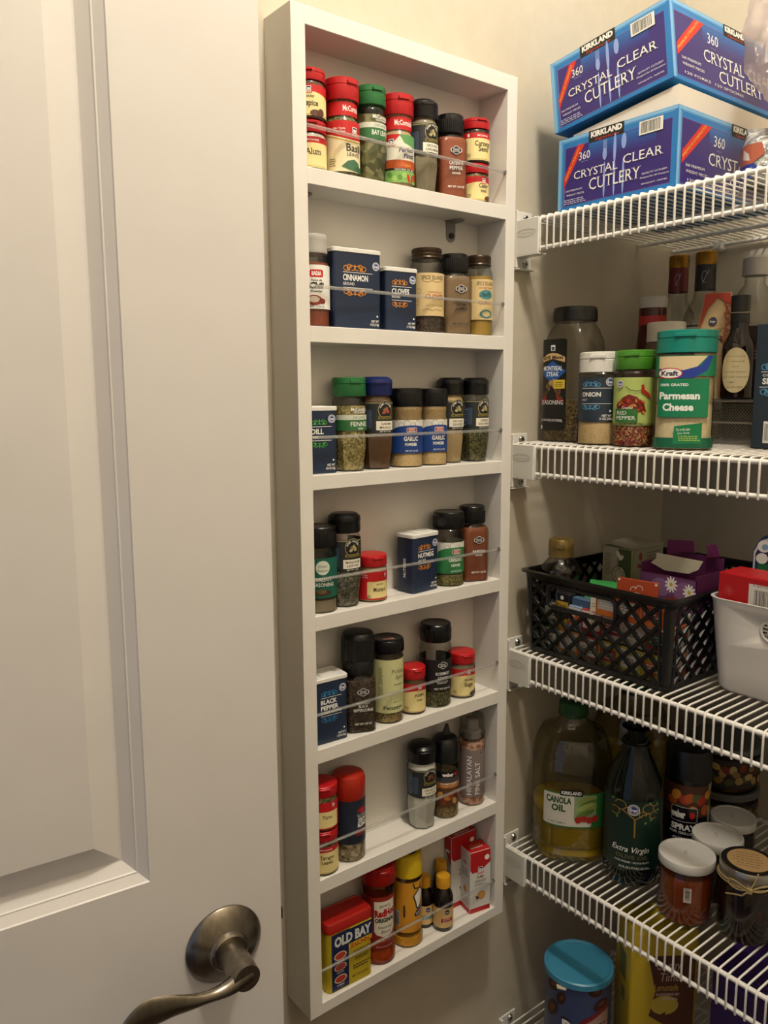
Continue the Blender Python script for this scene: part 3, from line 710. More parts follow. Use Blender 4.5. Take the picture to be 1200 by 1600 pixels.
eagle_jar('black-capped jar of garlic powder with blue label, third tier, right twin next to ginger', .2105, z, deg(-24), 19.0, 94.5, [('GARLIC', 18, 5, .44), ('POWDER', 15, 3.4, .27)], G_garlic, '#173f86', y=-.0300)
gourmet('black-capped faceted glass jar of pale ground ginger, third tier', .2480, z, deg(-26), ['GROUND', 'GINGER'], G_tan, R=18, y=-.022)
gourmet('black-capped faceted glass jar of green Greek seasoning at right of third tier', .2870, z, deg(-20), ['GREEK', 'SEASONING'], G_herb, R=18.5, fill=.38)

# row 4
z = rowz(4)
R = 20; H = 99
t = vessel('spice_jar', 'black-capped jar of Italian seasoning with teal label at left of fourth tier', 'jar', .0395, -.0285, z, deg(-28), [(0, R - 1.2), (1, R), (H * .70, R), (H * .75, R * .9), (H * .78, R * .9)], 'rib', BLACKCAP, H * .76, R * .97, H * .24, H * .15, G_grey, PLAST, GJ, bodyname='clear_body')
a = Art(section_surf(R)); a.rect(0, 41, 112, 46, P('#0c5b4a', .5)); a.ell(2, 53, 8.2, 8.2, P('#d8dccb', .5)); a.text(2, 55, 11, 3, 'Simply', P('#0c5b4a', .5), .0, shear=.3); a.text(2, 50, 12, 3, 'Season', P('#0c5b4a', .5), .0, shear=.3); a.text(2, 39.5, 20, 4, 'ITALIAN', WHT, .02); a.text(2, 33.5, 27, 4.2, 'SEASONING', WHT, .02); a.ell(2, 24, 10, 3.6, P('#3c2a18', .6)).ell(0, 25.5, 6, 2.6, P('#6b5532', .6)); a.build(t, 'label')
gourmet('black-capped faceted glass jar of dried marjoram, fourth tier', .0755, z, deg(-22), ['MARJORAM', 'LEAVES'], grain('marjoram', ['#3a3828', '#6a6450', '#9a917a', '#4c4a38'], 450, .7), R=20, H=110, fill=.40)
small_jar('short red jar of ground mustard alone on the fourth tier', .1150, z, deg(-10), [('GROUND', 10, 2), ('Mustard', 17, 5)], G_tan, R=19, H=56.5, red=True)
navy_tin('navy tin of nutmeg with gold scrolls, fourth tier', .189, z, deg(6), 47, 30, 75, [('NUTMEG', 28, 5.4, .03), ('GROUND', 14, 2.8, .01)], '#d98a2b', wt=('NET WT', '1.85 OZ (52g)'), side='NUTMEG', y=-.027)
eagle_jar('black-capped jar of oregano leaves with green label, fourth tier', .2420, z, deg(-22), 20.5, 96.5, [('OREGANO', 20, 4.4, .44), ('LEAVES', 13, 3.2, .27)], G_leaf, '#2b7a45', fill=.16, g=GJ)
square_jar('black-capped glass jar of red-brown paprika, fourth tier', .2840, z, deg(-20), [('PAPRIKA', 18, 3.6), ('GROUND', 10, 2)], grain('paprika_powder', ['#7a3a1a', '#8a4520'], 600, .1, 'noise'), WHT, rows='NET WT 1.52 OZ', R=19)

# row 5
z = rowz(5)
navy_tin('navy tin of coarse black pepper with blue scrolls, fifth tier', .0435, z, deg(-3), 46, 34, 80, [('BLACK', 22, 5, .04), ('PEPPER', 24, 5, .04), ('COARSE GROUND', 28, 2.6, .02)], '#2b86c0', wt=('NET WT', '1.75 OZ (49g)'), y=-.027)
t = square_jar('grinder jar of black peppercorns with tall black ribbed top, fifth tier', .0930, z, deg(-24), [('TELLICHERRY', 17, 2), ('BLACK', 12, 3.4), ('PEPPERCORNS', 24, 3.4)], G_dark, WHT, H=92, R=19.5, rows='NET WT 1.87 OZ', fill=.70, name='pepper_grinder', y=-.0285)
part('grinder_top', lambda b: (b.loft([ring(72, 18.5, rib=.5, seg=96), ring(88, 19.5, rib=.5, seg=96), ring(89, 19, rib=.3, seg=96)], BLACKCAP), b.loft([ring(89.5, 20, rib=.5, seg=96), ring(115, 20, rib=.5, seg=96)], BLACKCAP), b.loft([ring(114.5, 20), ring(119, 19.4), ring(121.5, 17.4), ring(122, 15)], BLACKCAP)), t)
for c in list(t.children):
    if c.name.startswith('lid'): bpy.data.objects.remove(c)
R = 20.2; H = 106
t = vessel('spice_jar', 'black-lidded jar of pickling spice with pale green label, fifth tier', 'jar', .1380, -.0285, z, deg(-20), [(0, R - 1), (1, R), (H * .80, R), (H * .83, R * .93), (H * .86, R * .93)], 'rib', BLACKCAP, H * .845, R * 1.03, H * .155, H * .76, G_mix, GLASS, GJ)
a = Art(section_surf(R)); a.rect(0, 48, 106, 68, P('#cfcf98', .6)); a.text(9, 67, 19, 5, 'Pickling', INK, .0, serif=True); a.text(11, 59.5, 13, 5, 'Spice', INK, .0, serif=True); a.text(9, 50, 13, 2.4, 'Premium', INK, 0); a.text(9, 28, 15, 1.6, 'net wt 2.2 oz', INK, .0); a.text(2, 21, 26, 4.6, 'Penzeys', INK, .01, serif=True)
a.fine(-15, 62, 6, 22, 12, P('#6d6a40', .5)); a.line([(-18, 35), (-12, 35), (-12, 50), (-18, 50)], .3, P('#6d6a40', .5), closed=True); a.fine(-15, 42, 5, 12, 6, P('#6d6a40', .5)); a.build(t, 'label')
tag(part('price_sticker', lambda b: b.box(-.008, .006, -.012, -.006, (H + .05) * mm, (H + .3) * mm, P('#b58a74', .6)), t), 'small peach price sticker')
small_jar('short red-capped jar of poppy seed between the pickling spice and rosemary jars', .1790, z, deg(-14), [('POPPY', 13, 3.4), ('SEED', 9, 2)], G_brown, R=16.5, H=61, style=1, y=-.03)
R = 21; H = 110
t = vessel('spice_jar', 'black-capped jar of rosemary leaves with black label, fifth tier', 'jar', .2200, -.0275, z, deg(-24), [(0, R - 2), (2, R), (H * .70, R), (H * .725, R * .95), (H * .74, R * .98), (H * .76, R * .95), (H * .80, R * .9)], 'rib', BLACKCAP, H * .79, R * .96, H * .21, H * .19, G_herb, PLAST, GJ, bodyname='clear_body')
a = Art(section_surf(R)); a.rect(0, H * .40, 118, H * .38, P('#151114', .5)); badge(a, 4, H * .52, 6, P('#151114', .5)); a.text(4, H * .42, 20, 3.8, 'ROSEMARY', WHT, .01, serif=True); a.text(4, H * .365, 14, 3.6, 'LEAVES', WHT, .01); a.fine(4, H * .31, 18, 4, 2, WHT); a.text(4, H * .235, 24, 2.4, 'NET WT 0.92 OZ', WHT, .02); a.build(t, 'label')
small_jar('short red-capped jar of ground sage at right of the fifth tier', .2670, z, deg(-16), [('GROUND', 13, 2.6), ('Sage', 13, 5.2)], G_grey, R=18.5, H=62, style=1, motif='#4a3a28')

# row 6
z = rowz(6)
small_jar('red-capped jar of tarragon leaves on the sixth tier, under the thyme jar', .0345, z, deg(-22), [('Tarragon', 17, 4.6), ('Leaves', 14, 4.4)], G_leaf, R=19, H=56, y=-.0325)
small_jar('red-capped red jar of thyme stacked on the tarragon jar, sixth tier', .0345, z + .0561, deg(-20), [('Thyme', 12, 4.2)], G_leaf, R=19, H=56, red=True, y=-.0325)
R = 20.5; H = 110
t = vessel('spice_jar', 'red-capped jar of zesty blend with navy label, sixth tier', 'jar', .0765, -.0285, z, deg(-14), [(0, R - 2), (2, R), (H * .70, R), (H * .71, R * .96), (H * .73, R * .96)], None, None, 0, 0, 0, H * .24, grain('blend', ['#b5a68a', '#8f7c58', '#d8ccb4', '#5a4426'], 260, .5), PLAST, GJ, bodyname='clear_body')
part('lid', lambda b: b.loft([ring(H * .72, R * .99), ring(H * .725, R * 1.0), ring(H * .93, R * 1.02), ring(H * .98, R * .94), ring(H, R * .75), ring(H + .6, R * .4)], P('#a8240f', .35)), t)
a = Art(section_surf(R)); a.rect(0, 52, 120, 56, P('#1b2536', .5)); a.fine(-27, 53, 10, 48, 14, WHT); a.ell(11, 65, 3, 3.4, REDP); [a.line([(11, 65), (11 + 8 * math.cos(q), 65 + 5.4 * math.sin(q))], 1.1, REDP) for q in (.1, .6, 1.1, 1.57, 2.04, 2.54, 3.04)]; a.line([(2, 61), (20, 61)], .4, WHT); a.text(11, 58.5, 15, 2, 'SALT FREE', WHT, .02); a.text(11, 53.5, 15, 4.6, 'ZESTY', WHT, .05); a.text(11, 47.5, 15, 4.6, 'BLEND', WHT, .05); a.rect(11, 38, 20, 8, P('#8c1f2e', .5)); a.build(t, 'label')
gourmet('black-capped faceted glass jar of white cream of tartar, sixth tier', .1945, z, deg(-22), ['CREAM OF', 'TARTAR'], G_white, R=20, H=114, medal='#7a3a2a', y=-.03)
R = 18.5; H = 100
t = vessel('spice_jar', 'burger seasoning jar with black pointed squeeze cap, sixth tier', 'jar', .2380, -.028, z, deg(-24), [(0, R - 1.2), (1, R), (H * .76, R), (H * .78, R * .95), (H * .80, R * .95)], None, None, 0, 0, 0, H * .62, G_mix, PLAST, GJ, bodyname='clear_body')
part('pointed_cap', lambda b: (b.loft([ring(H * .78, R * 1.0), ring(H * .79, R * 1.03), ring(H * .97, R * 1.03), ring(H * 1.05, R * .97), ring(H * 1.10, R * .8), ring(H * 1.13, R * .5), ring(H * 1.14, R * .1)], BLACKCAP), b.loft([[(x * mm + .002, y * mm, zz * mm) for x, y, zz in ((-w, -w, h_), (w, -w, h_), (w, w, h_), (-w, w, h_))] for w, h_ in ((6, H * 1.08), (3.4, H * 1.19), (1.6, H * 1.27))], BLACKCAP)), t, 25)
a = Art(section_surf(R)); a.rect(0, 42, 104, 50, P('#5c3a20', .5)); a.rect(0, 63, 104, 9, P('#17181c', .4)); a.rect(1, 63, 24, 8, P('#121214', .4)); a.text(-2, 63, 16, 4.6, 'weber', WHT, .06); a.rect(10, 63, 4, 4.6, REDP); a.rect(0, 55, 104, 6, P('#3c4248', .5)); a.rect(0, 48, 104, 8, P('#a5683a', .5)); a.text(0, 50, 25, 2.2, 'GOURMET BURGER', WHT, .02); a.text(0, 46.6, 24, 2.4, 'SEASONING', P('#e0a050', .5), .02)
for i in range(8): a.ell(-18 + 5.2 * i, 30 + 5 * math.sin(i * 2.1), 5, 3.6, P(['#8f3b1c', '#c99a54', '#7a2a16', '#b7762f'][i % 4], .6), rot=i)
a.build(t, 'label')
R = 18.5; H = 128
t = vessel('salt_grinder', 'tall clear grinder of pink salt crystals at right of sixth tier', 'grinder', .2895, -.0265, z, deg(-30), [(0, R - 3), (2, R - .4), (4, R), (H * .72, R), (H * .745, R * .95)], None, None, 0, 0, 0, H * .70, G_salt, GLASS, GJ)
part('clear_cap', lambda b: b.loft([ring(H * .745, R * .98), ring(H * .80, R * 1.0), ring(H * .805, R * .93), ring(H * .97, R * .90), ring(H * .995, R * .84), ring(H, R * .6)], PLAST), t)
part('grinder_core', lambda b: (b.loft([ring(H * .745, R * .7), ring(H * .82, R * .72), ring(H * .84, R * .5), ring(H * .95, R * .48)], clear('milky_plastic', '#d6cfc8', '#a49c94', alpha=.35))), t)
a = Art(section_surf(R)); vw = clear('grey_film', '#9a8a88', '#83757a', refl=.5, alpha=.75); a.rect(0, 48, 92, 68, vw); a.text(-8, 45, 56, 7, 'HIMALAYAN', WHT, .0, rot=PI / 2); a.text(4, 41, 47, 7, 'PINK SALT', WHT, .0, rot=PI / 2); a.ell(8, 78, 1, 1, INK); a.build(t, 'label')

# row 7
z = rowz(7)
t = thing('spice_tin', (.0640, -.0305, z), deg(-2), 'yellow seafood seasoning tin with red plastic lid at left of bottom tier', 'tin')
GOLD = P('#b9a324', .3, .35)
Wd, Dp, H = 67, 35, 92
def rrect(Wd, Dp, zz, ins, r=7):
    o = []
    for cx, cy, a0 in ((1, 1, 0), (-1, 1, 90), (-1, -1, 180), (1, -1, 270)):
        for aa in (0, 22.5, 45, 67.5, 90):
            q = math.radians(a0 + aa); o.append(((cx * (Wd / 2 - r) + math.cos(q) * (r - ins)) * mm, (cy * (Dp / 2 - r) + math.sin(q) * (r - ins)) * mm, zz * mm))
    return o
part('can', lambda b: b.loft([rrect(Wd, Dp, 0, .2), rrect(Wd, Dp, .6, -.4), rrect(Wd, Dp, 1.4, 0), rrect(Wd, Dp, H - 14, 0), rrect(Wd, Dp, H - 12, .5)], GOLD), t)
RL = P('#a3190f', .4)
part('lid', lambda b: b.loft([rrect(Wd, Dp, H - 13, -.6), rrect(Wd, Dp, H - 4, -.8), rrect(Wd, Dp, H - 1, .4), rrect(Wd, Dp, H - .2, 2), rrect(Wd, Dp, H - .2, 3.4), rrect(Wd, Dp, H - 1, 4)], RL), t)
a = Art(lambda u, v, h: (u * 1.19 * mm, -(Dp / 2 + h) * mm, v * mm), False, h0=.1, dh=.02); nb = P('#16204a', .4)
a.rect(-13, 39, 21, 76, nb); a.rect(3, 66, 50, 21, nb); a.rect(13, 77, 27, 2, P('#d9c72e', .4)); a.rect(12, 53, 29, 6.5, P('#d9c72e', .4)); a.text(3, 65.5, 46, 12, 'OLD BAY', P('#d8dcd8', .4), .05, taper=0); a.text(12.5, 52.5, 27, 5.6, 'SEASONING', P('#b0300f', .4), .04)
for k, (vv, c) in enumerate(((46, '#b0381c'), (31, '#a8443a'), (15, '#b0381c'))): a.ell(-13, vv, 7.6, 5.6 if k != 1 else 5, P('#d8c8b8', .5)); a.ell(-13, vv, 6.4, 4.4, P(c, .5)); 
a.text(-13, 38.4, 9, 1.8, 'SEAFOOD', WHT, .01); a.text(-13, 24, 9, 1.8, 'POULTRY', WHT, .01); a.text(-13, 7, 9, 1.8, 'SHRIMP', WHT, .01)
dk = P('#3a3414', .5)
a.fine(13, 42, 22, 6, 2, P('#7a4a14', .5)); a.fine(13, 33, 18, 5, 2, dk); a.fine(13, 22, 22, 7, 2, dk); a.text(11, 10, 20, 2.2, 'NET WT 6 OZ', dk, .01); a.build(t, 'label_print')
R = 23.4; H = 134
t = vessel('spice_shaker', 'tall red-capped shaker of red hot seasoning blend, bottom tier', 'shaker', .1235, -.0268, z, deg(-20), [(0, R * .86), (2, R * .92), (10, R * .93), (18, R * .86), (20, R * .84), (H * .70, R * .84), (H * .74, R * .93), (H * .82, R * .96), (H * .84, R * .92)], 'flip', P('#a1150f', .35), H * .82, R * .98, H * .18, H * .60, G_orange, clear('orange_stained_plastic', '#f0c8a0', '#b07040', rough=.1), GJ, bodyname='clear_body')
a = Art(section_surf(R * .86)); a.rect(0, 58, 96, 72, P('#8c2414', .5)); 
a.poly([(-12, 88), (-12, 46), (-9, 42), (4, 37), (14, 42), (18, 46), (18, 88)], P('#e0d9c8', .5)); a.arc(3, 66, 16, 118, 62, "FRANK'S", 3, INK, .02); a.text(3, 72, 29, 9, 'RedHot', P('#b0141a', .4), .06, rot=.06); a.text(3, 62, 28, 5.4, 'ORIGINAL', INK, .05); a.text(3, 52.5, 20, 4, 'Seasoning', INK, 0, shear=.3); a.text(4, 46, 13, 4, 'Blend', INK, 0, shear=.3); a.fine(3, 34, 22, 5, 2, P('#c99a8a', .5)); a.fine(2, 25, 26, 3, 1, P('#c99a8a', .5)); a.build(t, 'label')
R = 20; H = 129
t = vessel('spice_shaker', 'tall yellow-capped shaker of butter-yellow popcorn seasoning, bottom tier', 'shaker', .1730, -.0250, z, deg(-24), [(0, R * 1.0), (2, R * 1.08), (12, R * 1.08), (18, R * .98), (22, R * .96), (H * .70, R * .96), (H * .72, R * 1.0), (H * .74, R * .96), (H * .78, R * .96)], None, None, 0, 0, 0, H * .1, G_butter, PLAST, GJ, bodyname='clear_body')
YEL = P('#d9b81c', .35)
part('lid', lambda b: b.loft([ring(H * .765, R * 1.02), ring(H * .93, R * 1.02), ring(H * .985, R * .94), ring(H, R * .8)], YEL), t)
a = Art(lambda u, v, h: (u * mm, v * mm, (H + h) * mm), False); a.ell(0, 0, 13, 13, INK); a.text(0, 2, 17, 3.6, 'KERNEL', YEL, .02); a.text(0, -4, 16, 3.6, "SEASON'S", YEL, .02); a.build(t, 'lid_print')
a = Art(section_surf(R * .975)); a.rect(0, 57, 116, 72, P('#d9982a', .5)); a.bars(-20, 40, 10, 22, INK, P('#d6d4ca', .5), 16, True); a.fine(-9, 52, 3, 40, 1, INK); 
wp = [(12 + 7 * math.cos(q) * (1 + .25 * math.sin(3 * q)), 68 + 13 * math.sin(q) * (1 + .2 * math.sin(2 * q))) for q in [2 * PI * i / 28 for i in range(28)]]
a.poly(wp, WHT); a.line(wp, 1.8, INK, closed=True); a.line([(3, 91), (5, 84), (12, 82), (17, 88)], 1.8, INK); a.ell(13, 49, 9, 4.2, P('#1c2350', .4), rot=.5); a.text(13, 49, 12, 3, 'Kernel', WHT, .02, rot=.5); a.build(t, 'label')
def extract(label, x, y, rz, R, H, band, word):
    t = vessel('extract_bottle', label, 'bottle', x, y, z, rz, [(0, R - 1), (1.5, R), (H * .60, R), (H * .70, R * .85), (H * .78, R * .5), (H * .82, R * .5)], None, None, 0, 0, 0, None, None, P('#120a06', .08), 'extract bottles on the bottom tier')
    part('cap', lambda b: b.loft([ring(H * .80, R * .70, rib=.3, seg=60), ring(H * .96, R * .70, rib=.3, seg=60), ring(H, R * .64, seg=60)], P('#d59a22', .4)), t)
    a = Art(section_surf(R)); a.rect(0, H * .27, 2 * PI * R * .8, H * .38, P('#dcb87a', .5)); a.ell(2, H * .38, 3.6, 3.6, P('#1b3a66', .4)); a.text(2, H * .38, 5, 1.8, 'Kroger', WHT, .02); a.rect(2, H * .22, 17, 6, P(band, .5)); a.fine(2, H * .237, 14, 2.2, 1, WHT); a.text(2, H * .195, 12, 1.6, word[1], WHT, .02); a.build(t, 'label')
extract('small dark extract bottle with yellow cap and red band, nearest on bottom tier', .228, -.0365, deg(-26), 14, 76, '#a3231c', ('ALMOND', 'EXTRACT'))
extract('small dark extract bottle with yellow cap behind the red-banded one', .2445, -.0135, deg(-26), 11.3, 80, '#a3231c', ('VANILLA', 'EXTRACT'))
extract('small dark extract bottle with teal band beside the yellow shaker, bottom tier', .2115, -.0170, deg(-26), 11.5, 72, '#1e6a5c', ('MINT', 'EXTRACT'))
def ext_box(label, x, y, rz, Wd, Dp, H, word, big):
    t = thing('extract_box', (x, y, z), rz, label, 'box', 'red and white extract cartons')
    wc = P('#d9d6d2', .5)
    part('carton', lambda b: b.box(-Wd / 2 * mm, Wd / 2 * mm, -Dp / 2 * mm, Dp / 2 * mm, 0, H * mm, wc, .0005), t, 30)
    RD_ = P('#b3161a', .45)
    a = Art(lambda u, v, h: (u * mm, v * mm, (H + h) * mm), False, h0=.05, dh=.02); a.rect(0, 0, Wd - .6, Dp - .6, RD_); a.text(0, 3, Wd * .6, 3, word, P('#d08a2c', .5), .02); a.text(0, -3, Wd * .6, 3, 'EXTRACT', WHT, .02); a.build(t, 'top_print')
    a = Art(flat_surf((0, -Dp / 2, 0), (1, 0, 0), (0, 0, 1)), False, h0=.05, dh=.02); w2 = Wd / 2 - .3
    a.poly([(-w2, H - .5), (-w2, H * .72), (-w2 * .8, H * .66), (0, H * .66), (w2 * .6, H * .74), (w2, H * .78), (w2, H - .5)], RD_); a.rect(0, 4, 2 * w2, 7, RD_)
    m_logo(a, 0, H * .70, 7.5); a.ell(Wd * .32, H * .87, 4, 4, WHT); a.text(0, H * .575, 11, 3.4, 'PURE', P('#5a2c14', .5), .03); a.text(0, H * .51, 19, 3.4, word, INK, .0); a.text(0, H * .455, 17, 2.8, 'EXTRACT', INK, .0)
    a.ell(2, H * .27, 6.5, 6.5, P('#c98a3c', .5)).ell(2, H * .27, 4.4, 4.4, P('#dba458', .5)); a.poly([(-5, H * .20), (-8, H * .28), (-2, H * .25)], P('#2a1710', .5)); a.build(t, 'front_print')
    a = Art(flat_surf((-Wd / 2, 0, 0), (0, -1, 0), (0, 0, 1)), False, h0=.05, dh=.02); w2 = Dp / 2 - .3
    if big: a.poly([(-w2, H - .5), (-w2, H * .8), (w2, H * .6), (w2, H - .5)], RD_)
    a.rect(0, 4, 2 * w2, 7, RD_); a.text(0, H * .80, 8, 5, 'm', WHT if big else P('#c05060', .5), .06); a.fine(0, H * .63, w2 * 1.4, 12, 5, P('#6a6460', .5)); a.ell(0, H * .36, 4, 5, P('#c98a3c', .5)); a.fine(0, H * .16, w2 * 1.5, 12, 5, P('#8a8480', .5)); a.build(t, 'side_print')
ext_box('smaller red and white orange extract carton at right of bottom tier', .2925, -.0335, deg(-12), 34, 26, 93, 'ORANGE', False)
ext_box('taller red extract carton behind the orange extract one, bottom tier', .2840, -.0115, deg(-3), 47, 15, 109, 'VANILLA', True)
# ================================================================== WIRE SHELVES
ZS = [1.2236, .9217, .6216, .3114, .0014]
XS, PITCH, YEND = .3888, .01167, YR
def deck_wire_mesh():
    b = MB(); r = .0013
    b.tube([(XB - .006, 0, .0028), (XS + .004, 0, .0028), (XS - .0012, 0, .0020), (XS - .0036, 0, -.0016), (XS - .0040, 0, -.006), (XS - .0040, 0, -.0405), (XS - .0034, 0, -.0425)], r, WIRE, 6)
    return b
_w0 = deck_wire_mesh().build('deck_wire', None, 60)
wire_me = _w0.data; bpy.data.objects.remove(_w0)
names = ['top', 'second', 'third', 'fourth', 'lowest']
for i, zs in enumerate(ZS):
    t = thing('wire_shelf', (0, 0, zs), 0, ['white wire shelf holding the blue cutlery boxes', 'white wire shelf holding the seasoning jars and grated cheese', 'white wire shelf holding the black basket and white bin', 'white wire shelf holding the oil bottles and jam jars', 'lowest white wire shelf, under the blue-lidded canister'][i], 'shelf', 'white wire shelves along the pantry back wall')
    part('front_rod', lambda b: b.tube([(XS, -.002, -.0016), (XS, YEND, -.0016)], .0031, WIRE, 10), t, 60)
    part('lip_rod', lambda b: b.tube([(XS - .0010, -.002, -.0388), (XS - .0010, YEND, -.0388)], .0029, WIRE, 10), t, 60)
    part('middle_rod', lambda b: b.tube([(.668, -.003, -.0016), (.668, YEND, -.0016)], .0031, WIRE, 10), t, 60)
    part('middle_rod', lambda b: b.tube([(.53, -.003, -.0016), (.53, YEND, -.0016)], .0022, WIRE, 8), t, 60)
    part('back_rod', lambda b: b.tube([(XB - .007, -.003, -.0016), (XB - .007, YEND, -.0016)], .0031, WIRE, 10), t, 60)
    n = int((.005 - YEND) / PITCH)
    rest = MB()
    for k in range(n):
        y = -.0113 - k * PITCH
        if y > -.62:
            o = bpy.data.objects.new('deck_wire', wire_me); COL.objects.link(o); o.parent = t; o.location = (0, y, 0)
        elif y > YEND + .005:
            rest.tube([(XB - .006, y, .0028), (XS + .002, y, .0028), (XS - .0040, y, -.004), (XS - .0040, y, -.0425)], .0013, WIRE, 5)
    o = rest.build('deck_wires', t, 60); o['kind'] = 'stuff'
    for yw, s in ((0, -1), (YEND, 1)):
        def bk(b):
            Y = lambda a, c: (min(yw + s * a, yw + s * c), max(yw + s * a, yw + s * c))
            b.box(XS - .0072, XS - .0050, *Y(.0005, .046), -.0450, .0012, BRKT, .0006)          # cover plate
            b.box(XS - .0052, XS + .010, *Y(.0005, .040), .0005, .0024, BRKT, .0004) if s > 0 else None
            b.box(XS - .0072, XS + .010, *Y(.0005, .046), -.0466, -.0446, BRKT, .0004)          # lower return
            b.box(XS - .0075, XS - .004, *Y(.0003, .008), -.060, .0150, BRKT, .0006)
            b.box(XS - .0040, XS + .028, *Y(.0003, .0030), -.0610, .0155, BRKT, .0006)           # wall plate
            b.box(XS - .0072, XS + .028, *Y(.0003, .0100), -.0625, -.0608, BRKT, .0005)
            b.box(XS + .002, XS + .0035, *Y(.003, .035), -.045, -.003, BRKT, .0005)
        br = part('end_bracket', bk, t, 30)
        if s < 0:
            a = Art(flat_surf(((XS - .0072) / mm, -24, -17), (0, -1, 0), (0, 0, 1)), False, h0=.15, dh=.03)
            e = P('#d6d1c6', .5); a.circ(0, 0, 17, .8, e, ry=5); a.circ(0, 0, 15.4, .5, e, ry=4); a.text(0, 0, 24, 2.6, 'Rubbermaid', e, .01); a.build(br, 'embossed_oval', 'embossed_lettering', False)
        for zz in (.0065, -.0535):
            part('screw', lambda b: (b.tube([(XS + .016, yw + s * .003, zz), (XS + .016, yw + s * .0052, zz)], [.0055, .0042], STEEL, 14), b.tube([(XS + .016, yw + s * .0051, zz), (XS + .016, yw + s * .0055, zz)], .0018, DKSTEEL, 6)), br)
    for y in (-.085, -.40, -.72, -1.05):
        part('wall_clip', lambda b: (b.box(XB - .016, XB - .0005, y - .008, y + .008, -.012, .006, BRKT, .003), b.tube([(XB - .0165, y, -.004), (XB - .019, y, -.004)], .004, BRKT, 12)), t)

# ------------------------------------------------------------------ top shelf
ZT = [z + .0043 for z in ZS]
def cutlery_face(a, w, h, full=True):
    """print on a face w x h mm, origin lower left corner"""
    BL = P('#2277bd', .4); LB = P('#7fb6de', .4); DP = P('#352874', .4); PK = P('#8a5a9c', .4)
    a.rect(w / 2, h / 2, w - .6, h - .6, BL); a.rect(w / 2, h - 2.5, w - 1, 3.6, LB); a.rect(3.2, h / 2, 5, h - 3, LB); a.rect(6.5, h / 2, 2.5, h - 6, P('#4f93cc', .4)); a.rect(w / 2, h - 5.2, w - 8, 2.2, P('#4f93cc', .4))
    a.rect(w / 2 + (2 if full else 0), h * .46, w - (18 if full else 16), h * .80, PK); a.rect(w / 2 + (2.4 if full else 0), h * .46, w - (19 if full else 17), h * .79, DP)
    for k in range(6):
        c = '#%02x%02x%02x' % (53 + (34 - 53) * k // 6, 40 + (110 - 40) * k // 6, 116 + (180 - 116) * k // 6)
        a.h -= a.dh * .4; a.rect(w * .56, h * (.60 + .045 * k), w * .56, h * .05, P(c, .4))
    RB = P('#cf2f22', .45); L0 = 10
    sw = 1. if full else 1.9
    a.poly([(L0, h * .46), (L0, h * .30), (L0 + 32 * sw, h * .86), (L0 + 21 * sw, h * .86)], RB); ang = math.atan2(h * .50, 26 * sw)
    a.text(L0 + 13 * sw, h * .62, 42 * sw ** .6, 2.6 * sw ** .4, 'PREMIUM STRENGTH', P('#e0b04a', .5), .01, rot=ang)
    kx = w * (.43 if full else .60)
    a.rect(kx, h * .92, 52, h * .16, INK); a.text(kx, h * .945, 46, 6, 'KIRKLAND', WHT, .06); a.text(kx + 1, h * .873, 36, 3, 'Signature', P('#c4342a', .5), .0, shear=.4)
    a.text(L0 + 32 if full else 88, h * .70, 17 if full else 24, 9.5 if full else 12, '360', WHT, .0, serif=True); a.text(L0 + 32 if full else 88, h * .62 - (0 if full else 3), 11, 1.4, 'PIECES', P('#8fa0cc', .5), 0)
    if full:
        sl = P('#8fa6e0', .35)
        for cx in (w * .425, w * .51, w * .585):
            a.ell(cx, h * .30, 1.6, h * .24, sl)
        for k in range(4): a.rect(w * .425 - 2.4 + 1.6 * k, h * .76, .8, h * .13, sl)
        a.ell(w * .425, h * .64, 3.2, h * .08, sl); a.ell(w * .51, h * .68, 2.2, h * .20, sl); a.ell(w * .585, h * .74, 3.6, h * .10, sl)
        a.text(w * .345, h * .455, 66, 9.6, 'CRYSTAL', WHT, .0, serif=True); a.text(w * .74, h * .50, 54, 10.4, 'CLEAR', WHT, .0, serif=True); a.text(w * .51, h * .285, 74, 14, 'CUTLERY', WHT, .0, serif=True)
        a.text(w * .155, h * .26, 26, 2.2, '360 PREMIUM', WHT, 0); a.text(w * .17, h * .20, 28, 2.2, 'WEIGHT PIECES', WHT, 0); a.fine(w * .17, h * .11, 36, 7, 3, P('#c9cde0', .5))
        a.text(w * .84, h * .25, 34, 1.9, 'QUALITY CUTLERY', WHT, 0); a.text(w * .84, h * .20, 38, 1.9, 'Designed for All Occasions', WHT, 0, shear=.2); a.text(w * .84, h * .12, 34, 1.6, 'BANQUETS - PARTIES', WHT, 0)
        a.bars(w * .80, h * .83, 32, h * .17, INK, P('#e8e6de', .5), 22); a.text(w * .80, h * .895, 24, 1.3, 'ITEM 12668', INK, 0)
        for vv in (.26, .115, .06): a.line([(w * .055, h * vv), (w * .062, h * vv - 1), (w * .075, h * vv + 1.6)], .5, RB)
    else:
        a.text(112, h * .46, 92, 14, 'CRYSTAL', WHT, 0, serif=True); a.text(197, h * .46, 60, 14, 'CLEAR', WHT, 0, serif=True); a.text(150, h * .26, 104, 14, 'CUTLERY', WHT, 0, serif=True)
        a.text(L0 + 28, h * .30, 40, 3, '360 PREMIUM', WHT, 0, serif=True); a.text(L0 + 32, h * .225, 46, 3, 'WEIGHT PIECES', WHT, 0, serif=True); a.text(L0 + 78, h * .12, 130, 3, '120 FORKS  120 SPOONS', WHT, 0)
